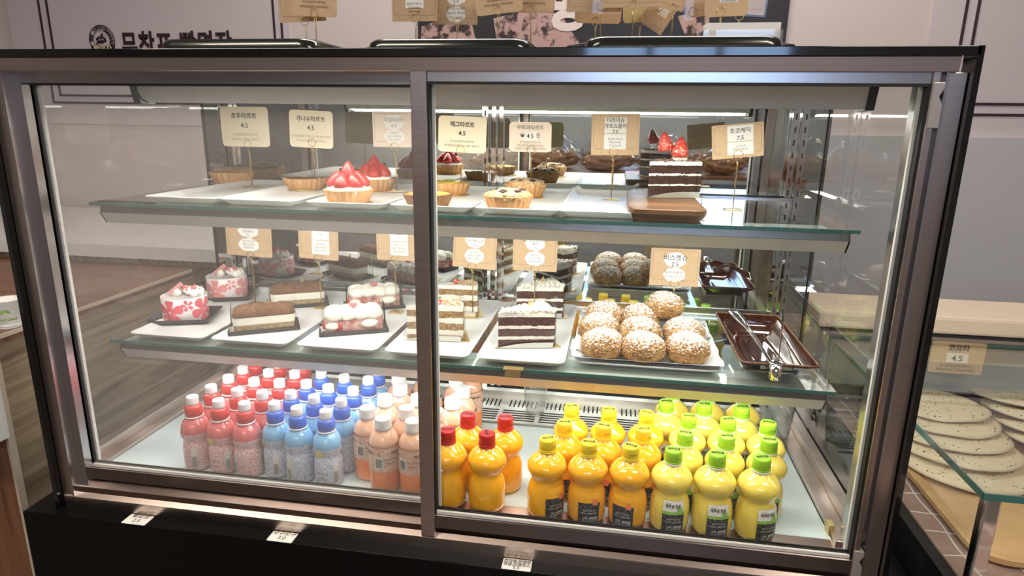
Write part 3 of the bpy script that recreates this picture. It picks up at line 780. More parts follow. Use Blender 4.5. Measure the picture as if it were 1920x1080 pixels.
# boxed slices -------------------------------------------------------
def slab(name, label, p, rz, group, kind):
    t = thing(name, label, 'cake', p, rz, group); L, Wd = .118, .05
    mb = MB().prism([(-L/2-.008, -Wd/2-.006), (L/2+.006, -Wd/2-.006), (L/2+.008, Wd/2+.006), (-L/2-.006, Wd/2+.006)], 0, .002, 'z')
    for (xa, xb, ya, yb) in ((-L/2-.010, L/2+.008, -Wd/2-.009, -Wd/2-.006), (-L/2-.010, L/2+.008, Wd/2+.006, Wd/2+.009), (-L/2-.011, -L/2-.008, -Wd/2-.009, Wd/2+.009), (L/2+.006, L/2+.009, -Wd/2-.009, Wd/2+.009)):
        mb.box(xa, xb, ya, yb, 0, .008)
    mb.build('black_tray', 'tray', t)
    def rblk(z0, z1, ex=0, dis=.001, rnd=0, seed=0):
        m_ = MB(); pr = rrect(L+ex, Wd+ex, .010, 6); n = len(pr); vs = []; st = 7
        for j in range(st+1):
            q = j/st; sc_ = 1-(rnd*(q**3))
            z = z0+(z1-z0)*q
            for (x, y) in pr:
                d = 1+noise.noise(Vector((x*120+seed, y*120, z*150)))*dis*30
                vs.append((x*(1-(1-sc_)*.5)*d, y*sc_*d, z))
        fs = [(j*n+i, j*n+(i+1) % n, (j+1)*n+(i+1) % n, (j+1)*n+i) for j in range(st) for i in range(n)]+[list(range(n))[::-1], [st*n+i for i in range(n)]]
        m_.add(vs, fs, True); return m_
    if kind == 'tira':
        rblk(.002, .016, 0, .0006).build('soaked_sponge', 'ladyf', t)
        rblk(.016, .034, .002, .0005, 0, 3).build('mascarpone', 'cream', t)
        rblk(.033, .050, .003, .0008, .35, 5).build('cocoa_top', 'cocoa', t)
        mb = MB()
        for x in (-.035, -.012, .012, .036): mb.ball((x, 0, .046), .020, 3, (.8, 1.1, .4), .15, 30)
        mb.build('cocoa_mounds', 'cocoa', t)
        MB().prism([(.006, .05), (.012, .066), (.016, .05)], -.002, 0, 'y').build('gold_pick', 'goldfoil', t)
    else:
        rblk(.002, .030, 0, .0008).build('strawberry_layer', 'jam', t)
        mb = MB()
        for i, y in enumerate((-.015, .015)):
            for x in (-.038, -.013, .013, .038): mb.ball((x, y, .039), .0185, 3, (1.1, .92, .72), .12, 30)
        mb.ball((0, 0, .036), .03, 3, (1.7, .78, .36), .1); 
        mb.ball((-.044, -.024, .018), .010, 2, (1.5, .6, .9), .2).ball((.030, -.025, .02), .012, 2, (1.6, .5, .8), .2)
        mb.build('cream_puffs', 'cream', t)
        mb = MB(); mb.ball((-.052, -.008, .018), .013, 2, (1, 1.1, .9), .2).ball((-.034, -.022, .016), .011, 2, (1.2, .6, .9), .2); mb.build('strawberry_half', 'strawberry', t)
        MB().ball((.0, -.002, .0545), .0085, 2, (1, .9, .45), .25).build('raspberry', 'crumbp', t)
    mb = MB(); r0 = rrect(L+.010, Wd+.008, .004, 2); n = len(r0); zt = .058
    vs = [(x, y, .006) for x, y in r0]+[(x*.97, y*.97, zt) for x, y in r0]+[(x*.968-.0002, y*.965, zt) for x, y in r0]+[(x*.995, y*.99, .006) for x, y in r0]
    mb.add(vs, [(j*n+i, j*n+(i+1) % n, (j+1)*n+(i+1) % n, (j+1)*n+i) for j in range(3) for i in range(n)])
    mb.build('clear_film', 'film', t)
slab('tiramisu_slice', 'cocoa-dusted tiramisu slab in clear film at the front of its tray', onL(497, 615), R_(30), 'tiramisu slices', 'tira')
slab('tiramisu_slice', 'cocoa-dusted tiramisu slab behind the front tiramisu', onL(560, 570), R_(28), 'tiramisu slices', 'tira')
slab('strawberry_cream_slice', 'strawberry slab under lobes of cream at the front of its tray', onL(664, 618), R_(26), 'strawberry cream slices', 'straw')
slab('strawberry_cream_slice', 'strawberry slab under cream lobes, behind the front one', onL(702, 574), R_(26), 'strawberry cream slices', 'straw')

# choux on the lined plate -------------------------------------------
P = [at(u, v, z=LS+.012) for u, v in ((1065, 688), (1352, 700), (1330, 600), (1090, 595))]
px0, px1, py0, py1 = .918, 1.182, .150, .425
pt = thing('lined_plate', 'square white plate lined with handwriting-printed paper under the choux buns', 'plate', ((px0+px1)/2, (py0+py1)/2, LS))
tray_mesh(px1-px0, py1-py0, .010, .02).build('plate', 'white', pt)
mb = MB(); nx = 24; vs = []
wx, wy = px1-px0+.004, py1-py0+.006
for j in range(nx+1):
    for i in range(nx+1):
        x = -wx/2+wx*i/nx; y = -wy/2+wy*j/nx; e = max(abs(x)/(wx/2), abs(y)/(wy/2))
        vs.append((x*(1+.03*noise.noise(Vector((y*30, 3, 0)))), y*(1+.02*noise.noise(Vector((x*30, 7, 0)))), .0085+.012*max(0, e-.80)/.2+.0015*noise.noise(Vector((x*25, y*25, 0)))))
mb.add(vs, [(j*(nx+1)+i, j*(nx+1)+i+1, (j+1)*(nx+1)+i+1, (j+1)*(nx+1)+i) for j in range(nx) for i in range(nx)], True)
lin = mb.build('paper_liner', M('greaseproof_paper', (.78, .82, .83), .6), pt); so = lin.modifiers.new('s', 'SOLIDIFY'); so.thickness = .0004; so.offset = 1
mb = MB(); random.seed(4)
def paper_z(x, y):
    e = max(abs(x)/(wx/2), abs(y)/(wy/2)); return .0085+.012*max(0, e-.80)/.2+.0015*noise.noise(Vector((x*25, y*25, 0)))+.0012
for k in range(26):
    s = random.choice(['mon amour', 'joyeux', 'je pense a toi', 'avec plaisir', 'bonjour', 'mille baisers', 'pensees'])
    x, y, a = random.uniform(-.115, .115), -.132+.0108*k, random.uniform(-.25, .25)
    g, ff = text_geo(s, .017, .00025)
    V = []
    for v in g:
        X_ = x+v[0]*math.cos(a)-(v[1])*math.sin(a)+v[1]*.3; Y_ = y+v[0]*math.sin(a)+v[1]*math.cos(a)
        X_ = max(-wx/2+.003, min(wx/2-.003, X_)); Y_ = max(-wy/2+.003, min(wy/2-.003, Y_)); V.append((X_, Y_, paper_z(X_, Y_)))
    mb.add(V, ff)
mb.build('printed_handwriting', M('grey_script', (.16, .18, .2), .7), lin)
bun_me = []
for k in range(4):
    mb = MB(); bm = bmesh.new(); bmesh.ops.create_icosphere(bm, subdivisions=6, radius=1); vs = []
    for v in bm.verts:
        d = v.co; o3 = Vector((k*13, k*7, k*3))
        vd, _ = noise.voronoi(d*6.5+o3)[0:2]; crack = min(1, max(0, (vd[1]-vd[0])*3.2))
        kk = 1+.085*(crack-.6)+.06*noise.noise(d*1.6+o3)+.02*noise.noise(d*9+o3)
        z = d.z*.030*kk
        if z < -.020: z = -.020+(z+.020)*.15
        vs.append((d.x*.0400*kk, d.y*.0400*kk, z+.0215))
    fs = [[v.index for v in f.verts] for f in bm.faces]; bm.free(); mb.add(vs, fs, True)
    o = mb.build('choux_bun', 'choux'); bun_me.append(o.data); bpy.data.objects.remove(o)
buns = [((1130, 664), 'front row left', 0), ((1203, 671), 'front row middle', 0), ((1287, 673), 'front row right', 0), ((1122, 632), 'middle row left, half hidden', 0), ((1199, 640), 'middle row centre', 0), ((1280, 642), 'middle row right', 0), ((1142, 607), 'back row left', 0), ((1190, 612), 'back row, mostly hidden by the raised one', 0), ((1243, 612), 'raised on top of the back rows, palest and roundest', .026)]
placed = []
for (uv, lb, dz) in buns:
    p = at(uv[0], uv[1], z=LS+.012); placed.append([p.x, p.y, dz, lb])
for it in range(60):
    for a in range(len(placed)):
        for b in range(a+1, len(placed)):
            if placed[a][2] != placed[b][2]: continue
            dx = placed[b][0]-placed[a][0]; dy = placed[b][1]-placed[a][1]; d = math.hypot(dx, dy)
            if d < .074:
                k = (.074-d)/2/d; placed[a][0] -= dx*k; placed[a][1] -= dy*k*.6; placed[b][0] += dx*k; placed[b][1] += dy*k*.6
for i, (x, y, dz, lb) in enumerate(placed):
    o = bpy.data.objects.new('choux_bun', bun_me[i % 4]); COL.objects.link(o); o.location = (x, y, LS+.0105+dz); o.rotation_euler = (0, 0, i*1.3)
    tag(o, 'crackled choux bun dusted with sugar, '+lb, 'pastry', 'choux buns on the lined plate')

# brown dish and tongs -----------------------------------------------
C = [at(u, v, z=LS+.030) for u, v in ((1378, 690), (1517, 694), (1468, 594), (1354, 586))]
cxm = sum(c.x for c in C)/4; cym = sum(c.y for c in C)/4
dt = thing('ceramic_dish', 'glossy dark brown rectangular ceramic dish with raised pale worn rim', 'dish', (cxm, cym, LS))
mb = MB(); wD, dD = .132, .31
lo = [(x*.72, y*.62, 0) for x, y in rrect(wD, dD, .01, 3)]; n = len(lo)
L2 = [(x*.72, y*.62, .006) for x, y in rrect(wD, dD, .01, 3)]
def wv(x, y, k): return .028+.006*(abs(x)/(wD/2))**2*(abs(y)/(dD/2))**2
L3 = [(x, y, wv(x, y, 0)) for x, y in rrect(wD, dD, .008, 3)]
L4 = [(x*.975, y*.985, wv(x, y, 0)+.0012) for x, y in rrect(wD, dD, .008, 3)]
L5 = [(x*.60, y*.72, .009) for x, y in rrect(wD, dD, .016, 3)]
L6 = [(x*.3, y*.4, .008) for x, y in rrect(wD, dD, .02, 3)]
vs = lo+L2+L3+L4+L5+L6
mb.add(vs, [(j*n+i, j*n+(i+1) % n, (j+1)*n+(i+1) % n, (j+1)*n+i) for j in range(5) for i in range(n)]+[list(range(n))[::-1], [5*n+i for i in range(n)]], True)
mb.build('bowl', 'brownglaze', dt)
mb = MB(); mb.tube([(x, y, z+.0004) for x, y, z in L4], .0016, 6, True); mb.build('rim', 'rimglaze', dt)
tg = thing('serving_tongs', 'polished steel tongs with perforated ends lying across the brown dish', 'tongs', (0, 0, 0))
zt = LS+.036
pv = at(1452, 692, z=zt); e1 = at(1372, 580, z=zt+.022); e2 = at(1468, 588, z=zt+.016)
def arm(a, b, name, wide, wf=1):
    mb = MB(); a, b = Vector(a), Vector(b); d = (b-a); s = Vector((0, 0, 1)).cross(d).normalized(); up_ = d.cross(s).normalized()*-1 if False else Vector((0, 0, 1))
    n = 16; vs = []
    wv_ = lambda t: (.0055+.004*math.sin(min(1, t*1.2)*math.pi/2) if t < .6 else .0095+(wide-.0095)*math.sin((t-.6)/.4*math.pi*.72))
    for i in range(n+1):
        t = i/n; c = a.lerp(b, t)+Vector((0, 0, .006*math.sin(t*math.pi)))
        ww = wv_(t)*.5
        for (q, h_) in ((-1, .0), (-.5, -.0015), (.5, -.0015), (1, 0), (1, .0012), (.5, .0002), (-.5, .0002), (-1, .0012)):
            vs.append(c+(s*wf+Vector((0, 0, 1-wf))).normalized()*q*ww+Vector((0, 0, h_)))
    fs = [(i*8+k, i*8+(k+1) % 8, (i+1)*8+(k+1) % 8, (i+1)*8+k) for i in range(n) for k in range(8)]+[list(range(8)), [n*8+k for k in range(8)][::-1]]
    mb.add(vs, fs, True); o = mb.build(name, 'chrome', tg)
    mb = MB()
    for i in range(6):
        for q in (-1, 0, 1):
            c = a.lerp(b, .70+i*.042)+s*q*.005*wf+Vector((0, 0, .0055+(q*.005 if wf < .5 else 0)))
            mb.ball(c, .0012, 1)
    mb.build('perforations', 'slot', o)
arm(pv, e1, 'arm', .024, 1); arm(pv+Vector((.006, .003, 0)), e2, 'arm', .02, .25)
mb = MB()
bx0 = pv+Vector((-.008, -.006, -.012)); mb.lathe([(.0095, 0), (.0095, .026)], 20, c=(pv.x+.001, pv.y-.002, pv.z-.016), rf=lambda t, j: 1+.25*abs(math.sin(t))); mb.build('spring_bend', 'chrome', tg)

# =================================================================== PRICE CARDS
def sign(label, rect, ringpx, y, zbase, style, lines, tilt=0, kind='card', group='price cards', back='kraft', basecol='gold', rod=1, skew=0, extra=None):
    u0, v0, u1, v1 = rect
    A = at(u0, (v0+v1)/2, y=y); B = at(u1, (v0+v1)/2, y=y); T = at((u0+u1)/2, v0, y=y); Bt = at((u0+u1)/2, v1, y=y)
    w_, h_ = B.x-A.x, T.z-Bt.z; cx, cz = (A.x+B.x)/2, (T.z+Bt.z)/2
    rg = at(ringpx[0], ringpx[1], y=y)
    t = thing('price_sign', label, 'sign', (rg.x, y, zbase), 0, group)
    dx, dz = cx-rg.x, cz-zbase; ca, sa = math.cos(R_(tilt)), math.sin(R_(tilt))
    def f(a, b): return (dx+a*ca-b*sa, dz+a*sa+b*ca)
    r = .008 if kind == 'card' else .002
    pts = [f(*q) for q in rrect(w_, h_, r, 4)]
    mb = MB().prism(pts, -.0006, .0006, 'y'); card = mb.build('card', style, t)
    MB().prism([f(*q) for q in rrect(w_*.998, h_*.998, r, 4)], .0007, .0011, 'y').build('card_back', back, card)
    if kind == 'lam':
        MB().prism([f(*q) for q in rrect(w_+.007, h_+.007, .003, 2)], -.0012, -.0009, 'y').build('laminate', 'film', card)
    if kind in ('lam', 'border'):
        o_ = rrect(w_*.92, h_*.80, .006, 3, 0, h_*.05); i_ = rrect(w_*.92-.0012, h_*.80-.0012, .0055, 3, 0, h_*.05); n = len(o_)
        V = [(f(*q)[0], -.00085, f(*q)[1]) for q in o_+i_]; m2 = MB().add(V, [(i, (i+1) % n, n+(i+1) % n, n+i) for i in range(n)])
        m2.build('border_line', 'txtg', card)
    if extra:
        m2 = MB()
        for e in extra:
            if e[0] == 'rect':
                _, cx_, cz_, ww, hh = e; m2.prism([f(*q) for q in rrect(ww*w_, hh*h_, .0006, 1, cx_*w_, cz_*h_)], -.00125, -.0008, 'y')
            else:
                _, cx_, cz_, ww, hh = e; P_ = []
                for i in range(48):
                    a = 2*math.pi*i/48; k = 1+.09*abs(math.sin(a*3.5)); P_.append(f(cx_*w_+ww*w_*.5*k*math.cos(a), cz_*h_+hh*h_*.5*k*math.sin(a)))
                m2.prism(P_, -.00125, -.0008, 'y')
        m2.build('sticker', 'paper', card)
    tm = {}
    for (s, x, z, size, bold, col) in lines:
        m2 = tm.setdefault(col, MB())
        put_text(m2, s, size*h_, x*w_, z*h_, 0, bold, w_*.9, lambda a, b: (f(a, b)[0], -.0016, f(a, b)[1]))
    for col, m2 in tm.items(): m2.build('lettering', col, card)
    # wire clip
    zr_ = rg.z-zbase; R0 = .0085
    mb = MB(); mb.tube([(R0*math.sin(k/20*2*math.pi), -.0032+(.0008 if k == 0 else 0), zr_+R0*math.cos(k/20*2*math.pi)) for k in range(20)], .0006, 6, True)
    mb.tube([(-.001, -.0028, zr_-R0), (-.0006, 0, zr_-R0-.012), (0, .0, .002)], .0006, 6)
    mb.tube([(.0015, .0030, zr_-R0+.002), (.0012, .001, zr_-R0-.012), (.0005, .001, .002)], .0006, 6)
    mb.build('wire_clip', 'gold', t)
    MB().box(-.016, .016, -.012, .012, 0, .0016).build('stand_base', 'goldfoil' if basecol == 'gold' else basecol, t, .0004)
    return t
def std(a, pr, l1, l2=None, col='txt', fine='txtg', s=.155, zt=.22):
    L = [(a, 0, zt, s, .00025, col), (pr, 0, -.02, .17, .0002, col), (l1, 0, -.22, .075, 0, fine)]
    if l2: L.append((l2, 0, -.34, .075, 0, fine))
    return L
YS = .412; ZS = US+.005
sign('cream price card reading 호두타르트 4.5 behind the walnut tart', (415, 200, 504, 275), (466, 271), YS, ZS, 'cream_card', std('호두타르트', '4.5', '유기농밀(터키,캐나다)', '호두(미국),버터(뉴질랜드)'), group='price cards on the upper shelf')
sign('cream price card reading 가나슈타르트 4.5', (543, 207, 624, 277), (586, 267), YS, ZS, 'cream_card', std('가나슈타르트', '4.5', '유기농밀(터키,캐나다),생크림(아르헨', '티나),초코렛(벨기에,프랑스)'), -2, back='khakicard', group='price cards on the upper shelf')
sign('laminated price card with white cloud stickers reading 과일타르트 6.5', (699, 209, 786, 276), (741, 275), YS, ZS, 'pinkcard', [('과일타르트', -.03, .22, .13, .0001, 'txtg'), ('6.5', -.03, .06, .14, 0, 'txtg'), ('수입)국산', -.03, -.12, .07, 0, 'txtg'), ('밀)미국 캐나다', -.03, -.22, .07, 0, 'txtg'), ('크림)뉴질랜드', -.03, -.32, .07, 0, 'txtg')], 0, 'lam', extra=[('cloud', -.03, .2, .42, .4), ('cloud', -.03, -.2, .42, .38)], group='price cards on the upper shelf')
sign('cream price card reading 에그타르트 4.5 just right of the door stile', (822, 218, 912, 286), (864, 281), YS, ZS, 'cream_card', std('에그타르트', '4.5', '유기농밀(터키,캐나다)', '생크림(아르헨티나), 계란(국내산)'), -2, group='price cards on the upper shelf')
sign('blush price card reading 무화과타르트 4.5원', (955, 229, 1034, 285), (996, 281), YS, ZS, 'pinkcard', [('무화과타르트', 0, .26, .17, .0001, 'txtg'), ('₩        원', 0, -.0, .17, .0001, 'txtg'), ('4.5', 0, -.03, .2, .0001, 'txt'), ('유기농밀(터키,캐나다)', 0, -.2, .08, 0, 'txtg'), ('무화과(이란),생크림(국내산)', 0, -.31, .08, 0, 'txtg'), ('직접졸인 무화과가 들어간 타르트', 0, -.42, .08, 0, 'txtg')], extra=[('rect', 0, .04, .32, .28)], back='khakicard', group='price cards on the upper shelf')
tira = [('티라미슈', 0, .30, .12, .0001, 'txt'), ('가또쇼콜라', 0, .16, .12, .0001, 'txt'), ('7.5', 0, .03, .12, .0001, 'txt'), ('밀)미국 캐나다', 0, -.13, .06, 0, 'txt'), ('계란)국내산', 0, -.21, .06, 0, 'txt'), ('우유)국내산', 0, -.29, .06, 0, 'txt')]
sign('kraft price card with white stickers reading 티라미슈 가또쇼콜라 7.5', (1109, 213, 1199, 291), (1150, 284), .40, ZS, 'kraft', tira, 1, 'border', extra=[('rect', 0, .22, .46, .38), ('rect', 0, -.17, .46, .37)], group='price cards on the upper shelf')
sign('tilted kraft price card with white sticker reading 초코케익 7.5, on gold foot', (1335, 232, 1432, 296), (1384, 290), .33, US, 'kraft', [('초코케익', .05, .24, .17, .0001, 'txt'), ('7.5', .05, .03, .17, .0001, 'txt'), ('초코)미국', .05, -.18, .07, 0, 'txt'), ('밀)미국 캐나다', .05, -.27, .07, 0, 'txt')], 6, 'border', extra=[('rect', .05, .22, .5, .46), ('rect', .05, -.22, .5, .38)], group='price cards on the upper shelf')
YL = .40; ZL = LS+.005
G = 'price cards on the lower shelf'
cl = [('cloud', 0, .22, .42, .36), ('cloud', 0, -.18, .42, .36)]; rc = [('rect', .06, .25, .44, .42), ('rect', .06, -.17, .44, .38)]
def low(a, b, pr, l1, l2, l3, dx=0): return [(a, dx, .27, .09, 0, 'txt'), (b, dx, .17, .09, 0, 'txt'), (pr, dx, .06, .09, 0, 'txt'), (l1, dx, -.1, .075, 0, 'txt'), (l2, dx, -.19, .075, 0, 'txt'), (l3, dx, -.28, .075, 0, 'txt')]
sign('kraft price card with cloud stickers behind the petal cakes', (424, 414, 509, 480), (471, 477), YL, ZL, 'kraft', low('딸기플레케이니', '크림케익', '7.5', '딸기)국내산', '계란)국내산', '밀)미국산'), -2, 'lam', extra=cl, group=G)
sign('kraft price card reading 리얼티라미슈 7.5 behind the tiramisu', (560, 418, 634, 486), (597, 483), YL, ZL, 'kraft', low('리얼티라미슈', '7.5', '', '밀)미국', '우유)국내산', '계란)국내산', .06), -2, 'lam', extra=rc, group=G)
sign('kraft price card with square stickers behind the strawberry cream slices', (706, 420, 782, 488), (740, 488), YL, ZL, 'kraft', low('딸기치즈케익', '7.5', '', '밀)미국산', '딸기)국내산', '계란)국내산', .06), 0, 'lam', extra=rc, group=G)
sign('kraft price card with clouds reading 당근케익크 7.5 right of the door stile', (850, 430, 931, 503), (886, 498), YL, ZL, 'kraft', low('', '당근케익크', '7.5', '밀)미국', '우유)국내산', '계란)국내산'), -3, 'lam', extra=cl, group=G)
sign('kraft price card reading 레드벨벳크림치즈 케익 7.5 behind the red velvet', (962, 436, 1045, 508), (1003, 504), YL, ZL, 'kraft', low('레드벨벳크림치즈', '케익', '7.5', '밀)미국', '우유)국내산', '계란)국내산'), 0, 'lam', extra=cl, group=G)
sign('laminated kraft price card reading 비스켓슈 2.5 behind the choux buns', (1219, 466, 1312, 536), (1264, 531), .40, LS+.001, 'kraft', [('비스켓슈', 0, .2, .17, .0001, 'txt'), ('2.5', 0, .03, .16, .0001, 'txt'), ('밀)미국캐나다', 0, -.17, .09, 0, 'txt'), ('생크림)프랑스', 0, -.28, .09, 0, 'txt')], 0, 'lam', extra=[('cloud', 0, .2, .42, .38), ('cloud', 0, -.2, .42, .36)], group=G)
# fallen gold foot under the lower shelf front
q = at(968, 680, z=LS)
o = MB().box(-.018, .018, -.008, .008, 0, .002).box(-.014, .014, -.009, -.007, -.012, .002).build('brass_clip_plate', 'goldfoil'); o.location = (q.x, .116, LS+.0002)
tag(o, 'small brass clip plate hooked on the lower shelf front edge', 'clip')

# flat labels on the base ledge
def flat_label(px, lines, label, sx=.05, sz=.033, size=.011):
    p = at(px[0], px[1], z=ZB); t = thing('shelf_label', label, 'label', (p.x, -.0205, ZB), R_(px[2]), 'white labels on the black ledge')
    MB().prism(rrect(sx, sz, .002, 2), 0.0002, .0010, 'z').build('sticker', 'paper', t)
    mb = MB()
    for i, (s, k) in enumerate(lines):
        put_text(mb, s, size*k, 0, 0, 0, .0001, sx*.92, lambda a, b, i=i: (a, sz*.5-.010-i*sz/len(lines)*.88*(1 if len(lines) < 3 else 1)+b+.0005, .0013))
    mb.build('lettering', 'txt', t)
flat_label((267, 968, 0), [('뽀로로', 1), ('2.5', 1)], 'white price label 뽀로로 2.5 on the ledge under the pink bottles, leftmost', .048, .028, .0125)
flat_label((534, 1002, 0), [('모구모구', 1), ('3.0', 1)], 'white price label 모구모구 3.0 on the ledge under the blue bottles', .048, .028, .0125)
flat_label((970, 1056, 0), [('한라봉,천혜향', 1), ('청귤,감귤쥬스', 1), ('5.5', 1)], 'three-line white price label 청귤,감귤쥬스 5.5 on the ledge under the juice bottles', .050, .028, .0095)

# =================================================================== BOTTLES
MAT.update(
 oj=M('orange_juice', (.95, .47, .02), .14, coat=.8), lj=M('green_citrus_juice', (.90, .72, .12), .14, coat=.8),
 peach=M('peach_drink', (.95, .27, .05), .14, coat=.8), peachc=M('peach_neck', (.72, .42, .28), .1, coat=1),
 capY=M('yellow_cap', (.82, .66, .03), .4), capG=M('lime_cap', (.32, .66, .03), .4), capR=M('red_cap', (.55, .02, .025), .4), capW=M('white_cap', (.66, .66, .66), .4),
 redliq=M('pink_drink', (.66, .16, .17), .14, coat=1), blueliq=M('blue_drink', (.20, .46, .74), .14, coat=1),
 sleeveP=M('pink_printed_sleeve', (.62, .20, .22), .3, coat=.5, var=(480, (.84, .74, .74), (1, 1, 1.6), (.47, .5))),
 sleeveB=M('blue_printed_sleeve', (.22, .32, .56), .3, coat=.5, var=(480, (.78, .82, .88), (1, 1, 1.6), (.47, .5))),
 collR=M('red_collar', (.66, .05, .05), .3, coat=.5), collB=M('blue_collar', (.04, .13, .62), .3, coat=.5),
 sport=M('milky_clear_cap', (.80, .80, .81), .2, coat=.6), yel=M('yellow_burst', (.78, .68, .15), .5),
 lblw=M('pale_label', (.72, .74, .70), .45), lblk=M('black_label', (.03, .028, .028), .45, var=(420, (.22, .21, .2), (1, 1, 1.3), (.55, .6))), lblg=M('label_green', (.25, .48, .08), .5), fruit=M('label_fruit', (.8, .22, .08), .5),
 mlabel=M('pinkish_clear_label', (.70, .40, .28), .25, coat=.6, var=(200, (.74, .58, .50), (1, 1, 1.5), (.5, .53))),
)
def cylpatch(mb, r, a0, a1, z0, z1, n=14, rz=None, nz=1):
    vs = []; fs = []
    for j in range(nz+1):
        for i in range(n+1):
            a = R_(a0+(a1-a0)*i/n)-math.pi/2; z = z0+(z1-z0)*j/nz; rr_ = rz(z) if rz else r; vs.append((rr_*math.cos(a), rr_*math.sin(a), z))
    for j in range(nz):
        for i in range(n): fs.append((j*(n+1)+i, j*(n+1)+i+1, (j+1)*(n+1)+i+1, (j+1)*(n+1)+i))
    mb.add(vs, fs, True)
def cyltext(mb, s, size, r, a, z, fit=None, bold=0):
    a0 = R_(a)-math.pi/2
    put_text(mb, s, size, 0, z, 0, bold, fit, lambda x, zz: (r*math.cos(a0+x/r), r*math.sin(a0+x/r), zz))
def barcode(mb, r, a0, a1, z0, z1):
    n = 16; random.seed(11)
    for i in range(n):
        q = a0+(a1-a0)*i/n; mb_w = (a1-a0)/n*random.choice((.3, .5, .7)); cylpatch(mb, r, q, q+mb_w, z0, z1, 1)
JP = [(.025, 0), (.030, .002), (.0325, .008), (.0335, .016), (.0330, .022), (.0338, .028), (.0330, .034), (.0338, .041), (.0325, .048), (.0315, .056), (.0285, .063), (.0262, .069), (.0268, .073), (.0300, .079), (.0335, .086), (.0348, .092), (.0345, .096), (.0320, .102), (.0265, .109), (.0190, .115), (.0140, .118), (.0132, .120), (.0132, .124)]
def rJ(z):
    for (r0, z0), (r1, z1) in zip(JP, JP[1:]):
        if z0 <= z <= z1: return r0+(r1-r0)*(z-z0)/(z1-z0+1e-9)
    return .033
def juice(name, liq, cap, words, kind):
    t = thing(name, '', 'bottle')
    mb = MB().lathe(JP, 40, rf=lambda t, j: 1+(.012*math.sin(6*t+j*.9) if 2 <= j <= 18 and kind != 'green' else .006*math.sin(5*t+j))); b = mb.build('bottle_body', liq, t)
    MB().lathe([(.0148, .1225), (.0150, .124), (.0150, .1255), (.0142, .126), (.0145, .1265), (.0143, .141), (.0138, .1438), (.0125, .1447), (.001, .1447)], 40, rf=lambda t, j: 1+(.012*math.cos(40*t) if 4 <= j <= 5 else 0)).build('cap', cap, t)
    c = t.children[-1] if False else None
    mb = MB(); g, ff = text_geo(words, .0085, .0003)
    ww = max(v[0] for v in g)-min(v[0] for v in g); k = min(1, .021/ww)
    mb.add([(v[0]*k, v[1]-.003, .1450) for v in g], ff)
    cyltext(mb, '2025.08.24', .0030, .0150, 35, .132)
    mb.build('cap_print', 'txt', t)
    MB().lathe([(.0146, .1195), (.0152, .120), (.0152, .1225), (.0146, .123)], 32).build('neck_ring', 'sport' if kind == 'green' else cap, t)
    if kind != 'red':
        off = .0009; rz = lambda z: rJ(z)+off+(.0003)
        a0, a1 = (-27, 36); lb = MB(); cylpatch(lb, 0, a0, a1, .008, .064, 14, rz, 12); L_ = lb.build('label', 'lblk', t)
        lb = MB(); rz2 = lambda z: rJ(z)+off+.0007; cylpatch(lb, 0, a0, a1, .042, .064, 14, rz2, 6); lb.build('label_top', 'lblw' if kind == 'green' else 'oj', L_)
        rz3 = rJ(.05)+.0024
        lb = MB()
        if kind == 'green':
            cyltext(lb, '제주암 청귤', .0075, rJ(.055)+.0022, 2, .0535, .026, .0002); cyltext(lb, '과즙음료', .003, rJ(.05)+.0028, -12, .061)
        else:
            cyltext(lb, '제주 감귤', .0055, rJ(.055)+.0022, 2, .055, .026)
        lb.build('lettering', 'txt' if kind == 'green' else 'yel', L_)
        lb = MB(); cylpatch(lb, 0, a0, a1, .0415, .0465, 14, lambda z: rJ(z)+.0022, 2); lb.build('leaf_band', 'lblg' if kind == 'green' else 'lblk', L_)
        lb = MB()
        for i in range(1): 
            cylpatch(lb, 0, 14, 28, .043, .053, 6, lambda z: rJ(z)+.0027, 4)
        lb.build('fruit_picture', 'lblg' if kind == 'green' else 'fruit', L_)
        lb = MB(); cylpatch(lb, 0, 6, 29, .0105, .0195, 6, lambda z: rJ(z)+.0020, 2); L3 = lb.build('barcode_field', 'lblw', L_)
        lb = MB(); barcode(lb, rJ(.015)+.0026, 7, 28, .0115, .0185); lb.build('barcode', 'txt', L_)
        lb = MB(); cyltext(lb, '♻', .010, rJ(.015)+.0022, -5, .0115); cyltext(lb, '영양정보 과채음료 235ml', .0034, rJ(.028)+.0022, 5, .0265, .028); cyltext(lb, '개봉 후 냉장보관', .0034, rJ(.03)+.0022, 5, .0315, .028); lb.build('label_print', 'lblw', L_)
    return t
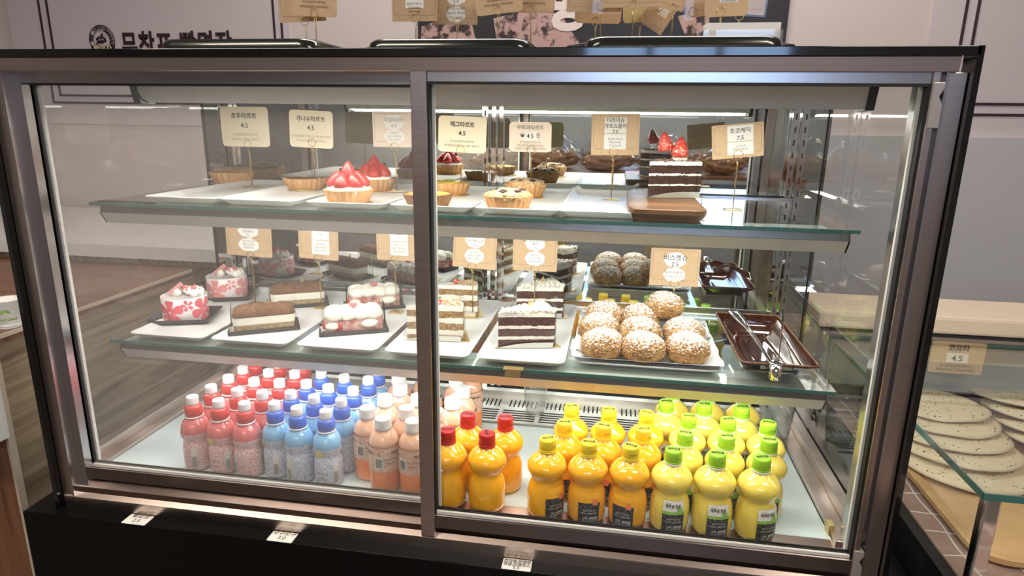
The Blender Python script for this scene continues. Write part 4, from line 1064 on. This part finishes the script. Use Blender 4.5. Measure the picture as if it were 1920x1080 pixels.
def kids(name, liq, col, sleeve):
    t = thing(name, '', 'bottle')
    K = [(.020, 0), (.0245, .003), (.0258, .010), (.0262, .040), (.0256, .052), (.0232, .060), (.0232, .064), (.0262, .072), (.0272, .080), (.0262, .090), (.0225, .099), (.0180, .104), (.0150, .107), (.0142, .110)]
    b = MB().lathe(K, 36, rf=lambda t, j: 1+.012*math.sin(7*t)*(1 if 1 < j < 6 else 0)).build('bottle_body', liq, t)
    def rk(z):
        for (r0, z0), (r1, z1) in zip(K, K[1:]):
            if z0 <= z <= z1: return r0+(r1-r0)*(z-z0)/(z1-z0)
        return .026
    mb = MB(); cylpatch(mb, 0, -180, 180, .004, .080, 48, lambda z: rk(z)+.0007, 24); sl = mb.build('printed_sleeve', sleeve, t)
    mb = MB(); P_ = []
    for i in range(20):
        q = (.0085 if i % 2 else .0062); a = i/20*2*math.pi; x = q*math.cos(a); z = .071+q*math.sin(a); rr_ = rk(z)+.0018; aa = R_(-45)-math.pi/2+x/rr_; P_.append((rr_*math.cos(aa), rr_*math.sin(aa), z))
    mb.add(P_, [list(range(20))]); mb.build('yellow_burst', 'yel', sl)
    mb = MB(); cylpatch(mb, 0, 8, 30, .010, .052, 5, lambda z: rk(z)+.0013, 8); mb.build('pale_side_strip', 'lblw', sl)
    mb = MB(); barcode(mb, rk(.02)+.0024, 10, 28, .012, .034); cyltext(mb, '어린이음료', .005, rk(.03)+.0022, -40, .030, .03); cyltext(mb, '235ml', .005, rk(.02)+.0022, -42, .020); mb.build('lettering', 'txtg', sl)
    MB().lathe([(.0170, .108), (.0176, .1095), (.0170, .111)], 32).build('neck_ring', 'sport', t)
    MB().lathe([(.0165, .111), (.0165, .1165), (.0168, .1175), (.0160, .1285), (.0138, .132), (.0112, .1335)], 32, rf=lambda t, j: 1+.008*math.cos(36*t)).build('collar', col, t)
    MB().lathe([(.0116, .1335), (.0116, .137), (.0112, .1475), (.0104, .1500), (.0070, .1492), (.001, .1492)], 32).build('sport_cap', 'sport', t)
    return t
def mogu(name):
    t = thing(name, '', 'bottle')
    K = [(.022, 0), (.0265, .003), (.0280, .008), (.0270, .014), (.0282, .020), (.0274, .026), (.0284, .032), (.0276, .038), (.0285, .044), (.0285, .092), (.0275, .100), (.0240, .110), (.0190, .117), (.0145, .121), (.0138, .125)]
    MB().lathe(K[:10], 36).build('bottle_body', 'peach', t)
    MB().lathe(K[9:], 36).build('bottle_shoulder', 'peachc', t)
    mb = MB(); cylpatch(mb, .0292, -180, 180, .046, .094, 40, None, 1); L_ = mb.build('label', 'mlabel', t)
    mb = MB(); barcode(mb, .0298, -22, 2, .056, .074); cyltext(mb, 'MOGU MOGU', .0085, .0297, -70, .081, .04, .0002); cyltext(mb, 'MOGU', .0085, .0297, 60, .081, .04, .0002); cyltext(mb, '코코넛젤리음료', .0045, .0297, 30, .070, .028)
    cyltext(mb, '복숭아맛', .0045, .0297, 30, .062, .028); cyltext(mb, '□', .006, .0298, -10, .082); mb.build('lettering', 'txt', L_)
    mb = MB(); cylpatch(mb, .0296, -26, 6, .054, .077, 5); mb.build('barcode_field', 'lblw', L_)
    MB().lathe([(.0148, .1215), (.0152, .123), (.0148, .1245)], 32).build('neck_ring', 'capW', t)
    MB().lathe([(.0158, .1245), (.0158, .126), (.0154, .127), (.0154, .1405), (.0148, .1430), (.0135, .1438), (.001, .1438)], 36, rf=lambda t, j: 1+(.012*math.cos(40*t) if 2 <= j <= 3 else 0)).build('cap', 'capW', t)
    mb = MB(); n = 4; P_ = rrect(.013, .012, .003, 3); Q_ = rrect(.0118, .0108, .0025, 3); n = len(P_)
    mb.add([(x, y, .1441) for x, y in P_+Q_], [(i, (i+1) % n, n+(i+1) % n, n+i) for i in range(n)])
    g, ff = text_geo('모구', .004); mb.add([(v[0], v[1]-.001, .1441) for v in g], ff); mb.build('cap_print', 'txtg', t)
    return t
ROW = ['front row', 'second row', 'third row', 'fourth row', 'fifth row', 'rearmost row']
def field(proto, rows, H_, desc, group, cols, r, ymin, rzs=(0,)):
    pts = []
    for ri, row in enumerate(rows):
        for ci, c in enumerate(row):
            if c is None: continue
            p = at(c[0], c[1], z=DK+H_); pts.append([p.x, max(p.y, ymin), ri, ci])
    return dict(proto=proto, pts=pts, desc=desc, group=group, cols=cols, r=r, ymin=ymin, rzs=rzs)
red, blue = kids('kids_drink_bottle', 'redliq', 'collR', 'sleeveP'), kids('kids_drink_bottle', 'blueliq', 'collB', 'sleeveB')
mg = mogu('peach_drink_bottle')
jo, jr, jg = juice('orange_juice_bottle', 'oj', 'capY', '제주감귤', 'yellow'), juice('orange_juice_bottle', 'oj', 'capR', '한라봉', 'red'), juice('citrus_juice_bottle', 'lj', 'capG', '제주청귤', 'green')
c3 = ['left column', 'middle column', 'right column']
F = [
 field(red, [[(360, 743), (409, 749), (458, 754)], [(395, 723), (444, 729), (491, 734)], [(428, 704), (476, 710), (524, 712)], [(455, 687), (504, 692), (552, 695)], [(476, 671), (522, 676), (568, 679)], [None, (546, 662), None]], .1492, 'red-collared pink kids drink bottle', 'pink kids drink bottles on the deck', c3, .0262, .083, (0, .5, -.9, 1.5)),
 field(blue, [[(514, 754), (556, 763), (610, 769)], [(544, 734), (588, 742), (639, 748)], [(574, 714), (615, 722), (662, 727)], [(602, 695), (645, 703), (690, 707)], [None, None, (709, 690)]], .1492, 'blue-collared blue kids drink bottle', 'blue kids drink bottles on the deck', c3, .0262, .083, (0, -.7, .6, 2.2)),
 field(mg, [[(694, 765), (724, 798), (780, 802)], [(722, 741), (751, 770), (808, 776)], [(751, 722), (778, 746), (835, 753)], [(758, 700), (800, 722), (857, 730)], [None, (784, 696), (859, 709)], [None, None, (878, 692)]], .1438, 'white-capped peach coconut drink bottle', 'peach drink bottles on the deck', c3, .0285, .085, (0, .2, -.3, 1.2)),
 field(jr, [[(844, 807), (908, 815)], [(866, 778), (938, 783)]], .1447, 'red-capped orange juice bottle', 'red-capped juice bottles', ['left column', 'right column'], .035, .060, (.3, 1.9, -.4)),
 field(jo, [[(1050, 828), (1122, 835), (1196, 843)], [(1066, 795), (1137, 803), (1206, 811)], [(1079, 766), (1144, 774), (1212, 781)]], .1447, 'yellow-capped orange juice bottle', 'yellow-capped juice bottles', c3, .035, .060, (.55, .1, -.35, .2, -.1, .3)),
 field(jg, [[(1276, 848), (1352, 855), (1431, 862)], [(1277, 816), (1348, 821), (1422, 824)], [(1280, 786), (1348, 791), (1418, 794)], [(1265, 759), (1332, 762), (1400, 766)], [(1265, 733), (1329, 738), (1393, 744)]], .1447, 'lime-capped citrus juice bottle', 'lime-capped juice bottles', c3, .035, .060, (.05, .1, .35, -.1, .2)),
]
allp = [(f, p) for f in F for p in f['pts']]
for it in range(120):
    for a in range(len(allp)):
        for b in range(a+1, len(allp)):
            fa, pa = allp[a]; fb, pb = allp[b]; md = fa['r']+fb['r']+.0012
            dx, dy = pb[0]-pa[0], pb[1]-pa[1]; d = math.hypot(dx, dy)
            if d < md:
                k = (md-d)/2/max(d, 1e-4); pa[0] -= dx*k; pa[1] -= dy*k; pb[0] += dx*k; pb[1] += dy*k
    for f, p in allp: p[1] = max(p[1], f['ymin'])
for f in F:
    for i, (x, y, ri, ci) in enumerate(f['pts']):
        lb = '%s, %s, %s' % (f['desc'], ROW[ri], f['cols'][ci]); rz = f['rzs'][i % len(f['rzs'])]
        if i == 0: o = f['proto']; o['label'] = lb; o.location = (x, y, DK); o.rotation_euler = (0, 0, rz); o['group'] = f['group']
        else: dup(f['proto'], lb, (x, y, DK), rz)

# plastic cups
def cup(label, p, h, water):
    t = thing('plastic_cup', label, 'cup', p, 0)
    s = h/.11
    P_ = [(.027*s, 0), (.028*s, .003), (.029*s, .012), (.0295*s, .014), (.038*s, h-.003), (.0395*s, h-.001), (.0395*s, h), (.0375*s, h-.001), (.0285*s, .015), (.027*s, .006), (.001, .006)]
    MB().lathe(P_, 48, capt=False).build('cup_wall', 'plasticcup', t)
    if water: MB().lathe([(.026*s, .007), (.0275*s, .012), (.0355*s, h*.82), (.001, h*.82)], 48).build('water', 'water', t)
cup('empty clear plastic cup standing on the rear vent grille', (*at(1003, 775, z=DK+.003).xy, DK+.0036), .085, False)
cup('clear plastic cup full of water in the rear right corner', (*at(1454, 822, z=DK+.003).xy, DK+.0036), .098, True)
# =================================================================== ON TOP OF THE CASE
TP = .757
def top_tray(u0, u1, v, y, label, handle):
    a, b = at(u0, v, y=y), at(u1, v, y=y); h = max(.02, a.z-TP+.003)
    t = thing('baking_tray', label, 'tray', ((a.x+b.x)/2, y+.12, TP), 0, 'dark trays on top of the case')
    W_ = b.x-a.x; mb = MB(); loops = [[(x, y_, z) for x, y_ in rrect(W_-i_, .24-i_, .03)] for i_, z in ((.002, 0), (0, .003), (0, .006), (.003, .008), (.003, h*.55), (.008, h*.85), (.018, h), (.03, h), (.05, h-.003))]
    n = len(loops[0]); mb.add([p for l in loops for p in l], [(j*n+i, j*n+(i+1) % n, (j+1)*n+(i+1) % n, (j+1)*n+i) for j in range(len(loops)-1) for i in range(n)]+[list(range(n))[::-1], [(len(loops)-1)*n+i for i in range(n)]], True).build('pan', 'tray_g', t)
    w2 = (b.x-a.x)/2
    MB().tube([(-w2+.01, -.03, h-.004), (-w2-.03, -.02, h-.008), (-w2-.034, .0, h-.010), (-w2-.03, .02, h-.008), (-w2+.01, .03, h-.004)], .005, 8).build('handle', 'blackp', t)
    if handle: MB().tube([(w2-.01, -.03, h-.004), (w2+.03, -.02, h-.008), (w2+.034, .0, h-.010), (w2+.03, .02, h-.008), (w2-.01, .03, h-.004)], .005, 8).build('handle', 'blackp', t)
top_tray(285, 588, 76, .17, 'dark green baking tray on the case top in front of the bakery name', 0)
top_tray(678, 996, 76, .17, 'dark green baking tray lying at the middle of the case top', 0)
top_tray(1092, 1480, 71, .17, 'widest dark green baking tray, rightmost on the case top', 1)
og = [('유기농밀(터키,캐나다)', 0, -.12, .08, 0, 'txt'), ('버터(뉴질랜드),우유(국내산)', 0, -.25, .08, 0, 'txt')]
og2 = [('밀)미국 캐나다', 0, -.08, .07, 0, 'txt'), ('감자)국내산', 0, -.18, .07, 0, 'txt'), ('치즈)국내산', 0, -.28, .07, 0, 'txt')]
st = [('rect', 0, .15, .4, .62)]
TG = 'spare price cards on top of the case'
tops = [
 ((522, -32, 609, 41), (573, 40), .47, 'kraft', [], 2, 'border', None, 'kraft price card over the sign, hindmost of the left pair'),
 ((548, -36, 631, 31), (590, 24), .44, 'kraft', og, -3, 'card', [('rect', 0, .2, .4, .4)], 'kraft price card in front, nearer of the left pair'),
 ((735, -34, 820, 40), (779, 33), .42, 'kraft', og2, 0, 'lam', st, 'grey kraft price card left of the black poster'),
 ((815, -34, 896, 46), (857, 41), .45, 'kraft', [('5.5', 0, .0, .12, 0, 'txt'), ('토마토)국내산', 0, -.15, .08, 0, 'txt'), ('밀)미국 캐나다', 0, -.26, .08, 0, 'txt'), ('치즈)국내산', 0, -.37, .08, 0, 'txt')], -1, 'lam', [('cloud', 0, .12, .42, .3), ('cloud', 0, -.26, .42, .36)], 'kraft price card with cloud stickers, reading 5.5'),
 ((890, -38, 979, 26), (934, 19), .40, 'kraft', og, 6, 'card', [('rect', 0, .2, .4, .4)], 'kraft price card tilted upwards at right'),
 ((952, -40, 1041, 24), (996, 18), .44, 'kraft', og, -1, 'card', [('rect', 0, .2, .4, .4)], 'straight kraft price card before the white letter'),
 ((1063, -44, 1166, 22), (1127, 11), .38, 'kraft', [], 0, 'lam', None, 'laminated grey price card right of the white letter'),
 ((1078, 8, 1165, 44), (1117, 40), .50, 'kraft', [], -2, 'card', None, 'low kraft price card behind the laminated grey one'),
 ((1130, -44, 1240, 14), (1188, 9), .35, 'kraft', [], 0, 'border', None, 'wide kraft price card at the middle of the card crowd'),
 ((1168, -2, 1222, 42), (1200, 42), .50, 'khakicard', [], 4, 'card', None, 'olive card peeping between the rods'),
 ((1212, -10, 1262, 58), (1236, 12), .47, 'kraft', [], -32, 'border', [('rect', .1, .1, .4, .3)], 'steeply tilted kraft card hanging by a corner'),
 ((1236, -46, 1290, 18), (1262, 16), .41, 'kraft', [], -12, 'border', None, 'leaning kraft card left of the white-stickered one'),
 ((1284, -40, 1330, 32), (1300, 22), .46, 'kraft', [], 8, 'lam', None, 'narrow kraft card behind the acrylic box'),
 ((1322, -44, 1404, 31), (1352, 22), .36, 'kraft', [('우유)뉴질랜드', .05, -.13, .07, 0, 'txt')], 2, 'card', [('rect', .05, .2, .42, .7)], 'kraft card with long white sticker over the acrylic box'),
 ((1374, -40, 1438, 27), (1386, 30), .48, 'kraft', [], -4, 'lam', None, 'rightmost laminated kraft card at the poster edge'),
]
for rect, rg, y, style, ln, tilt, kind, ex, lb in tops:
    sign('spare '+lb, rect, rg, y, TP, style, ln, tilt, kind, TG, extra=ex)
a, b, c_ = at(1318, 70, y=.30), at(1468, 70, y=.30), at(1318, 42, y=.30)
ab = thing('card_box', 'clear acrylic box holding white cards on the case top', 'box', ((a.x+b.x)/2, .33, TP))
w2 = (b.x-a.x)/2; hz = c_.z-TP
mb = MB().box(-w2, w2, -.03, -.028, 0, hz-.012).box(-w2, w2, .028, .03, 0, hz-.012).box(-w2, -w2+.002, -.03, .03, 0, hz-.012).box(w2-.002, w2, -.03, .03, 0, hz-.012).box(-w2, w2, -.03, .03, 0, .002)
mb.build('acrylic_box', 'plasticcup', ab)
mb = MB()
for i in range(12): mb.box(-w2+.004+.0006*(i % 3), w2-.004, -.024+i*.004, -.0225+i*.004, .003, hz-.002*(i % 3))
mb.build('white_cards', 'paper', ab)

# =================================================================== LEFT COUNTER
lc = thing('wooden_counter', 'dark wood-grain counter left of the display case with light edge strip', 'counter')
CX, CZ = -.30, .20
yf = at(40, 940, x=CX).y
MB().box(-1.6, CX, yf+.012, 1.55, -1, CZ-.018).build('side_panel', 'woodD', lc)
MB().box(-1.6, CX+.001, yf+.01, 1.55, CZ-.018, CZ).build('counter_top', 'woodT', lc)
MB().box(CX, CX+.004, yf+.01, .80, CZ-.006, CZ+.002).build('edge_strip', 'skirt', lc)
MB().box(-1.6, CX-.004, yf-.004, yf+.012, -1, CZ-.02).build('front_panel', 'woodR', lc)
MB().box(CX-.004, CX+.002, yf-.004, yf+.013, -1, CZ-.02).build('corner_strip', 'skirt', lc)
lw = thing('back_counter', 'white-topped ledge standing behind the wooden counter', 'counter')
MB().box(-1.7, -.06, .84, 1.55, CZ+.001, .222).build('ledge_face', 'woodD', lw)
MB().box(-1.7, -.05, .82, 1.56, .222, .262).build('white_top', 'white', lw)
pz = at(5, 825, y=yf-.02); pz2 = at(5, 645, y=yf-.02)
wbx = MB().box(pz.x-.5, pz.x+.006, yf-.06, yf-.006, pz.z, pz2.z).build('white_box', 'white', None, .003)
tag(wbx, 'white panel box fixed at the left edge before the wooden counter', 'box')
def pcup(px, label, n):
    p = at(px, 612, z=CZ); t = thing('paper_cup', label, 'cup', (p.x, p.y, CZ), R_(8), 'paper cup stacks on the wooden counter')
    h = .062
    MB().lathe([(.022, 0), (.0225, .001), (.029, h), (.030, h+.001), (.0295, h+.002), (.028, h), (.0215, .004), (.001, .004)], 40, capt=False).build('cup_wall', 'paper', t)
    MB().lathe([(.0235, .0), (.0243, .0006), (.0243, .003), (.0236, .0038), (.0243, .0046), (.0245, .008), (.0236, .0092), (.001, .0092)], 40).build('nested_cups', 'white', t)
    mb = MB(); rr_ = lambda z: .0225+z*.0105/.1+.0012
    for (dx, rot) in ((-.004, .7), (.005, 2.3)):
        P_ = []
        for i in range(16):
            q = i/16*6.283; lx_ = .006*math.cos(q); ly = .0032*math.sin(q); x = dx+lx_*math.cos(rot)-ly*math.sin(rot); z = .040+lx_*math.sin(rot)+ly*math.cos(rot)
            rz_ = .0225+z/h*.0068+.0008; a = -math.pi/2+.5+x/rz_; P_.append((rz_*math.cos(a), rz_*math.sin(a), z))
        mb.add(P_, [list(range(16))])
    put_text(mb, 'Good Used', .0085, 0, .020, 0, .0002, .05, lambda x, z: ((.0225+z/h*.0068+.0008)*math.cos(-math.pi/2+.5+x/.026), (.0225+z/h*.0068+.0008)*math.sin(-math.pi/2+.5+x/.026), z))
    mb.build('leaf_print', 'lblg', t)
pcup(20, 'white paper cup with green leaf print, nearest the display case', 3)
pcup(-28, 'white paper cup cut by the left edge of the photo', 3)

# =================================================================== RIGHT BREAD CASE
rc_ = thing('bread_case', 'low open bread case with glass top right of the display case', 'display case')
BZ = -.016
MB().box(1.515, 2.9, -.35, .70, -1, BZ-.004).build('base', 'blackp', rc_)
mt_ = MB().box(1.535, 2.9, -.34, .66, BZ-.004, BZ).build('tile_mat', 'brick', rc_)
mb = MB(); n = 60
for r in range(12):
    x = 1.57+r*.075; pts = [(x+.0025*math.sin(k*.7+r), -.34+k*1.0/n, BZ) for k in range(n+1)]; mb.tube(pts, .0016, 4)
for r in range(16):
    y = -.32+r*.062
    pts = [(1.536+k*.022, y+.004*math.sin(k*.8+r*2), BZ) for k in range(60)]; mb.tube(pts, .0014, 4)
mb.build('mat_joints', 'grout', mt_)
# clear top, side and front panes with the dark green edges
GZ = .18
for nm, bxx in (('top_glass', (1.492, 2.85, -.093, .62, GZ-.008, GZ)),):
    g = MB().box(*bxx).build(nm, 'shelfglass', rc_)
    MB().box(1.490, 1.4922, -.094, .62, GZ-.009, GZ+.001).box(1.490, 2.85, -.0955, -.0932, GZ-.009, GZ+.001).build('green_edge', 'glassedge', g)
MB().box(1.503, 1.509, -.07, .598, BZ, GZ-.008).build('side_pane', 'glass', rc_)
MB().box(1.497, 1.518, -.090, -.073, BZ-.1, GZ-.009).build('corner_post', 'chrome', rc_, .003)
# back: grey pane, rail and white slab
MB().box(1.50, 2.85, .640, .648, .02, .175).build('grey_back_pane', 'greyback', rc_)
MB().box(1.50, 2.85, .625, .64, .018, .040).build('black_rail', 'blackp', rc_)
g = MB().box(1.50, 2.85, .60, .603, .03, .17).build('front_back_glass', 'shelfglass', rc_); MB().box(1.50, 2.85, .599, .604, .17, .176).build('green_edge', 'glassedge', g)
MB().box(1.48, 2.85, .60, .64, .178, .187).build('chrome_rail', 'alu', rc_)
MB().box(1.48, 2.85, .598, .64, .187, .193).build('dark_rail', 'blackp', rc_)
MB().box(1.47, 2.85, .60, .78, .193, .236).build('beige_slab', 'skirt', rc_, .008)
# card
A_ = at(1744, 668, y=.598); B_ = at(1847, 668, y=.598); h_ = at(1795, 640, y=.598).z-at(1795, 699, y=.598).z
kc = thing('price_sign', 'kraft card reading 코요타 4.5 stuck on the bread case glass', 'sign', ((A_.x+B_.x)/2, .598, A_.z))
w_ = B_.x-A_.x; MB().prism(rrect(w_, h_, .005, 4), 0, .0012, 'y').build('card', 'kraft', kc)
MB().prism(rrect(w_*.4, h_*.3, .001, 2, 0, 0), -.0006, -.0001, 'y').build('sticker', 'paper', kc)
mb = MB(); put_text(mb, '코요타', h_*.22, 0, h_*.24, -.001, .0005); put_text(mb, '4.5', h_*.26, 0, -h_*.1, -.001, .0002); put_text(mb, '유기농밀(터키,캐나다)', h_*.1, 0, -h_*.29, -.001); put_text(mb, '설탕(국내산),전분(국내산)', h_*.1, 0, -h_*.42, -.001); mb.build('lettering', 'txt', kc)
# price holder at the far right of the slab
# board
bd = MB(); bx0, bx1, by0, by1 = 1.578, 2.15, .03, .60; mw, mh = bx1-bx0, by1-by0
n_ = len(rrect(1, 1, .1, 6)); vs = []
for k, z in ((-.012, BZ), (0, BZ+.006), (0, BZ+.015), (-.004, BZ+.017), (-.014, BZ+.017), (-.018, BZ+.012)):
    vs += [(x, y, z) for x, y in rrect(mw+2*k, mh+2*k, .05, 6, (bx0+bx1)/2, (by0+by1)/2)]
bd.add(vs, [(j*n_+i, j*n_+(i+1) % n_, (j+1)*n_+(i+1) % n_, (j+1)*n_+i) for j in range(5) for i in range(n_)]+[list(range(n_))[::-1], [5*n_+i for i in range(n_)]])
tag(bd.build('bread_board', 'boardwood'), 'golden brown wooden tray carrying the seeded flatbreads', 'tray')
def flatbread(c, r, tilt, az, label, seed, t0=.010):
    t = thing('flatbread', label, 'bread', c, az, 'seeded flatbreads on the wooden tray'); t.rotation_euler = (R_(tilt), 0, az)
    mb = MB(); vs = []; fs = []; seg = 56; rings = [(0, t0), (.3, t0), (.6, t0*.98), (.8, t0*.9), (.93, t0*.7), (1, t0*.35), (.985, t0*.1), (.9, 0), (0.01, 0)]
    for (k, z) in rings:
        for i in range(seg):
            a = i/seg*6.2832; rr_ = r*max(k, .01)*(1+.03*noise.noise(Vector((math.cos(a)*1.5+seed, math.sin(a)*1.5, 0)))); x, y = rr_*math.cos(a), rr_*math.sin(a)
            vs.append((x, y, z+.003*noise.noise(Vector((x*18+seed, y*18, 0)))*(1 if z > 0 else .2)))
    for j in range(len(rings)-1):
        for i in range(seg): fs.append((j*seg+i, j*seg+(i+1) % seg, (j+1)*seg+(i+1) % seg, (j+1)*seg+i))
    mb.add(vs, fs, True).build('bread', 'flat', t)
    random.seed(seed); mb = MB()
    for i in range(130):
        a = random.random()*6.28; q = r*.94*math.sqrt(random.random()); x, y = q*math.cos(a), q*math.sin(a)
        z = t0*(1 if q < r*.6 else 1-(q/r-.6)*.7)+.003*noise.noise(Vector((x*18+seed, y*18, 0)))
        mb.ball((x, y, z), .0013+.0008*random.random(), 1, (1, random.uniform(.5, 1), .5))
    mb.build('seeds', 'seed', t)
zt0 = BZ+.018
c0 = at(1803, 866, z=zt0)
names = ['frontmost of the left row, lying flat', 'second from the front in the left row', 'third from the front in the left row', 'fourth from the front in the left row', 'rearmost in the left row']
for i in range(5):
    flatbread((c0.x+.002*i, c0.y+.044*i, zt0+.001+.0115*i), .128 if i == 0 else .124-.003*i, -4 if i else 0, i*.7 if i == 0 else .0, 'seeded flatbread, '+names[i], 30+i)
names = ['nearest in the right row', 'second in the right row', 'third in the right row', 'rearmost in the right row', 'small one between the two rows']
for i in range(4):
    flatbread((c0.x+.240, c0.y+.11+.050*i, zt0+.012+.0115*i), .100, -7, 0, 'seeded flatbread, '+names[i], 50+i)

# =================================================================== BAGGED BREAD TABLE (seen in the rear mirror)
tb = thing('bread_table', 'dark wooden table behind the photographer, seen in the rear mirror', 'table', (.95, -1.75, 0))
MB().box(-.95, .95, -.45, .44, .36, .40).build('table_top', 'woodR', tb)
for sx in (-.85, .80):
    for sy in (-.42, .33): MB().box(sx, sx+.05, sy, sy+.05, -1, .36).build('leg', 'woodD', tb)
MAT['loaf'] = M('brown_loaf', (.20, .085, .03), .6, var=(22, (.38, .19, .08)), bump=(60, .5))
def bagged(x, y, rz, label, seed, z=.40):
    t = thing('bagged_bread', label, 'bread', (x, y, z), rz, 'bagged loaves on the bread table')
    mb = MB(); mb.ball((0, 0, .055), .11, 4, (1, .6, .45), .25, 30); mb.build('loaf', 'loaf', t)
    mb = MB(); bm = bmesh.new(); bmesh.ops.create_icosphere(bm, subdivisions=4, radius=1); vs = []
    for v in bm.verts:
        d = v.co; k = 1+.16*noise.noise(d*2.6+Vector((seed, 0, 0)))+.10*noise.noise(d*7+Vector((seed, 3, 0)))
        zz = max(.001, (d.z*.075*k+.062)); s_ = 1
        if d.z > .6: zz += (d.z-.6)*.14; s_ = 1-(d.z-.6)*1.1
        vs.append((d.x*.135*k*s_, d.y*.088*k, zz))
    mb.add(vs, [[v.index for v in f.verts] for f in bm.faces]); bm.free(); mb.build('plastic_bag', 'bag', t)
    return t
b0 = None; k = 0
for r, (y, dx) in enumerate(((-1.46, 0), (-1.68, .06), (-1.90, -.02))):
    for i in range(5):
        x = .28+i*.31+dx; lb = 'loaf in a crinkled clear bag on the bread table, %s, %s' % (['nearest row', 'middle row', 'far row'][r], ['leftmost', 'second from left', 'middle', 'second from right', 'rightmost'][i])
        if b0 is None: b0 = bagged(x, y, .2, lb, 3)
        else: dup(b0, lb, (x, y, .40), (k*.9) % .8-.4)
        k += 1
# ==== END GOODS
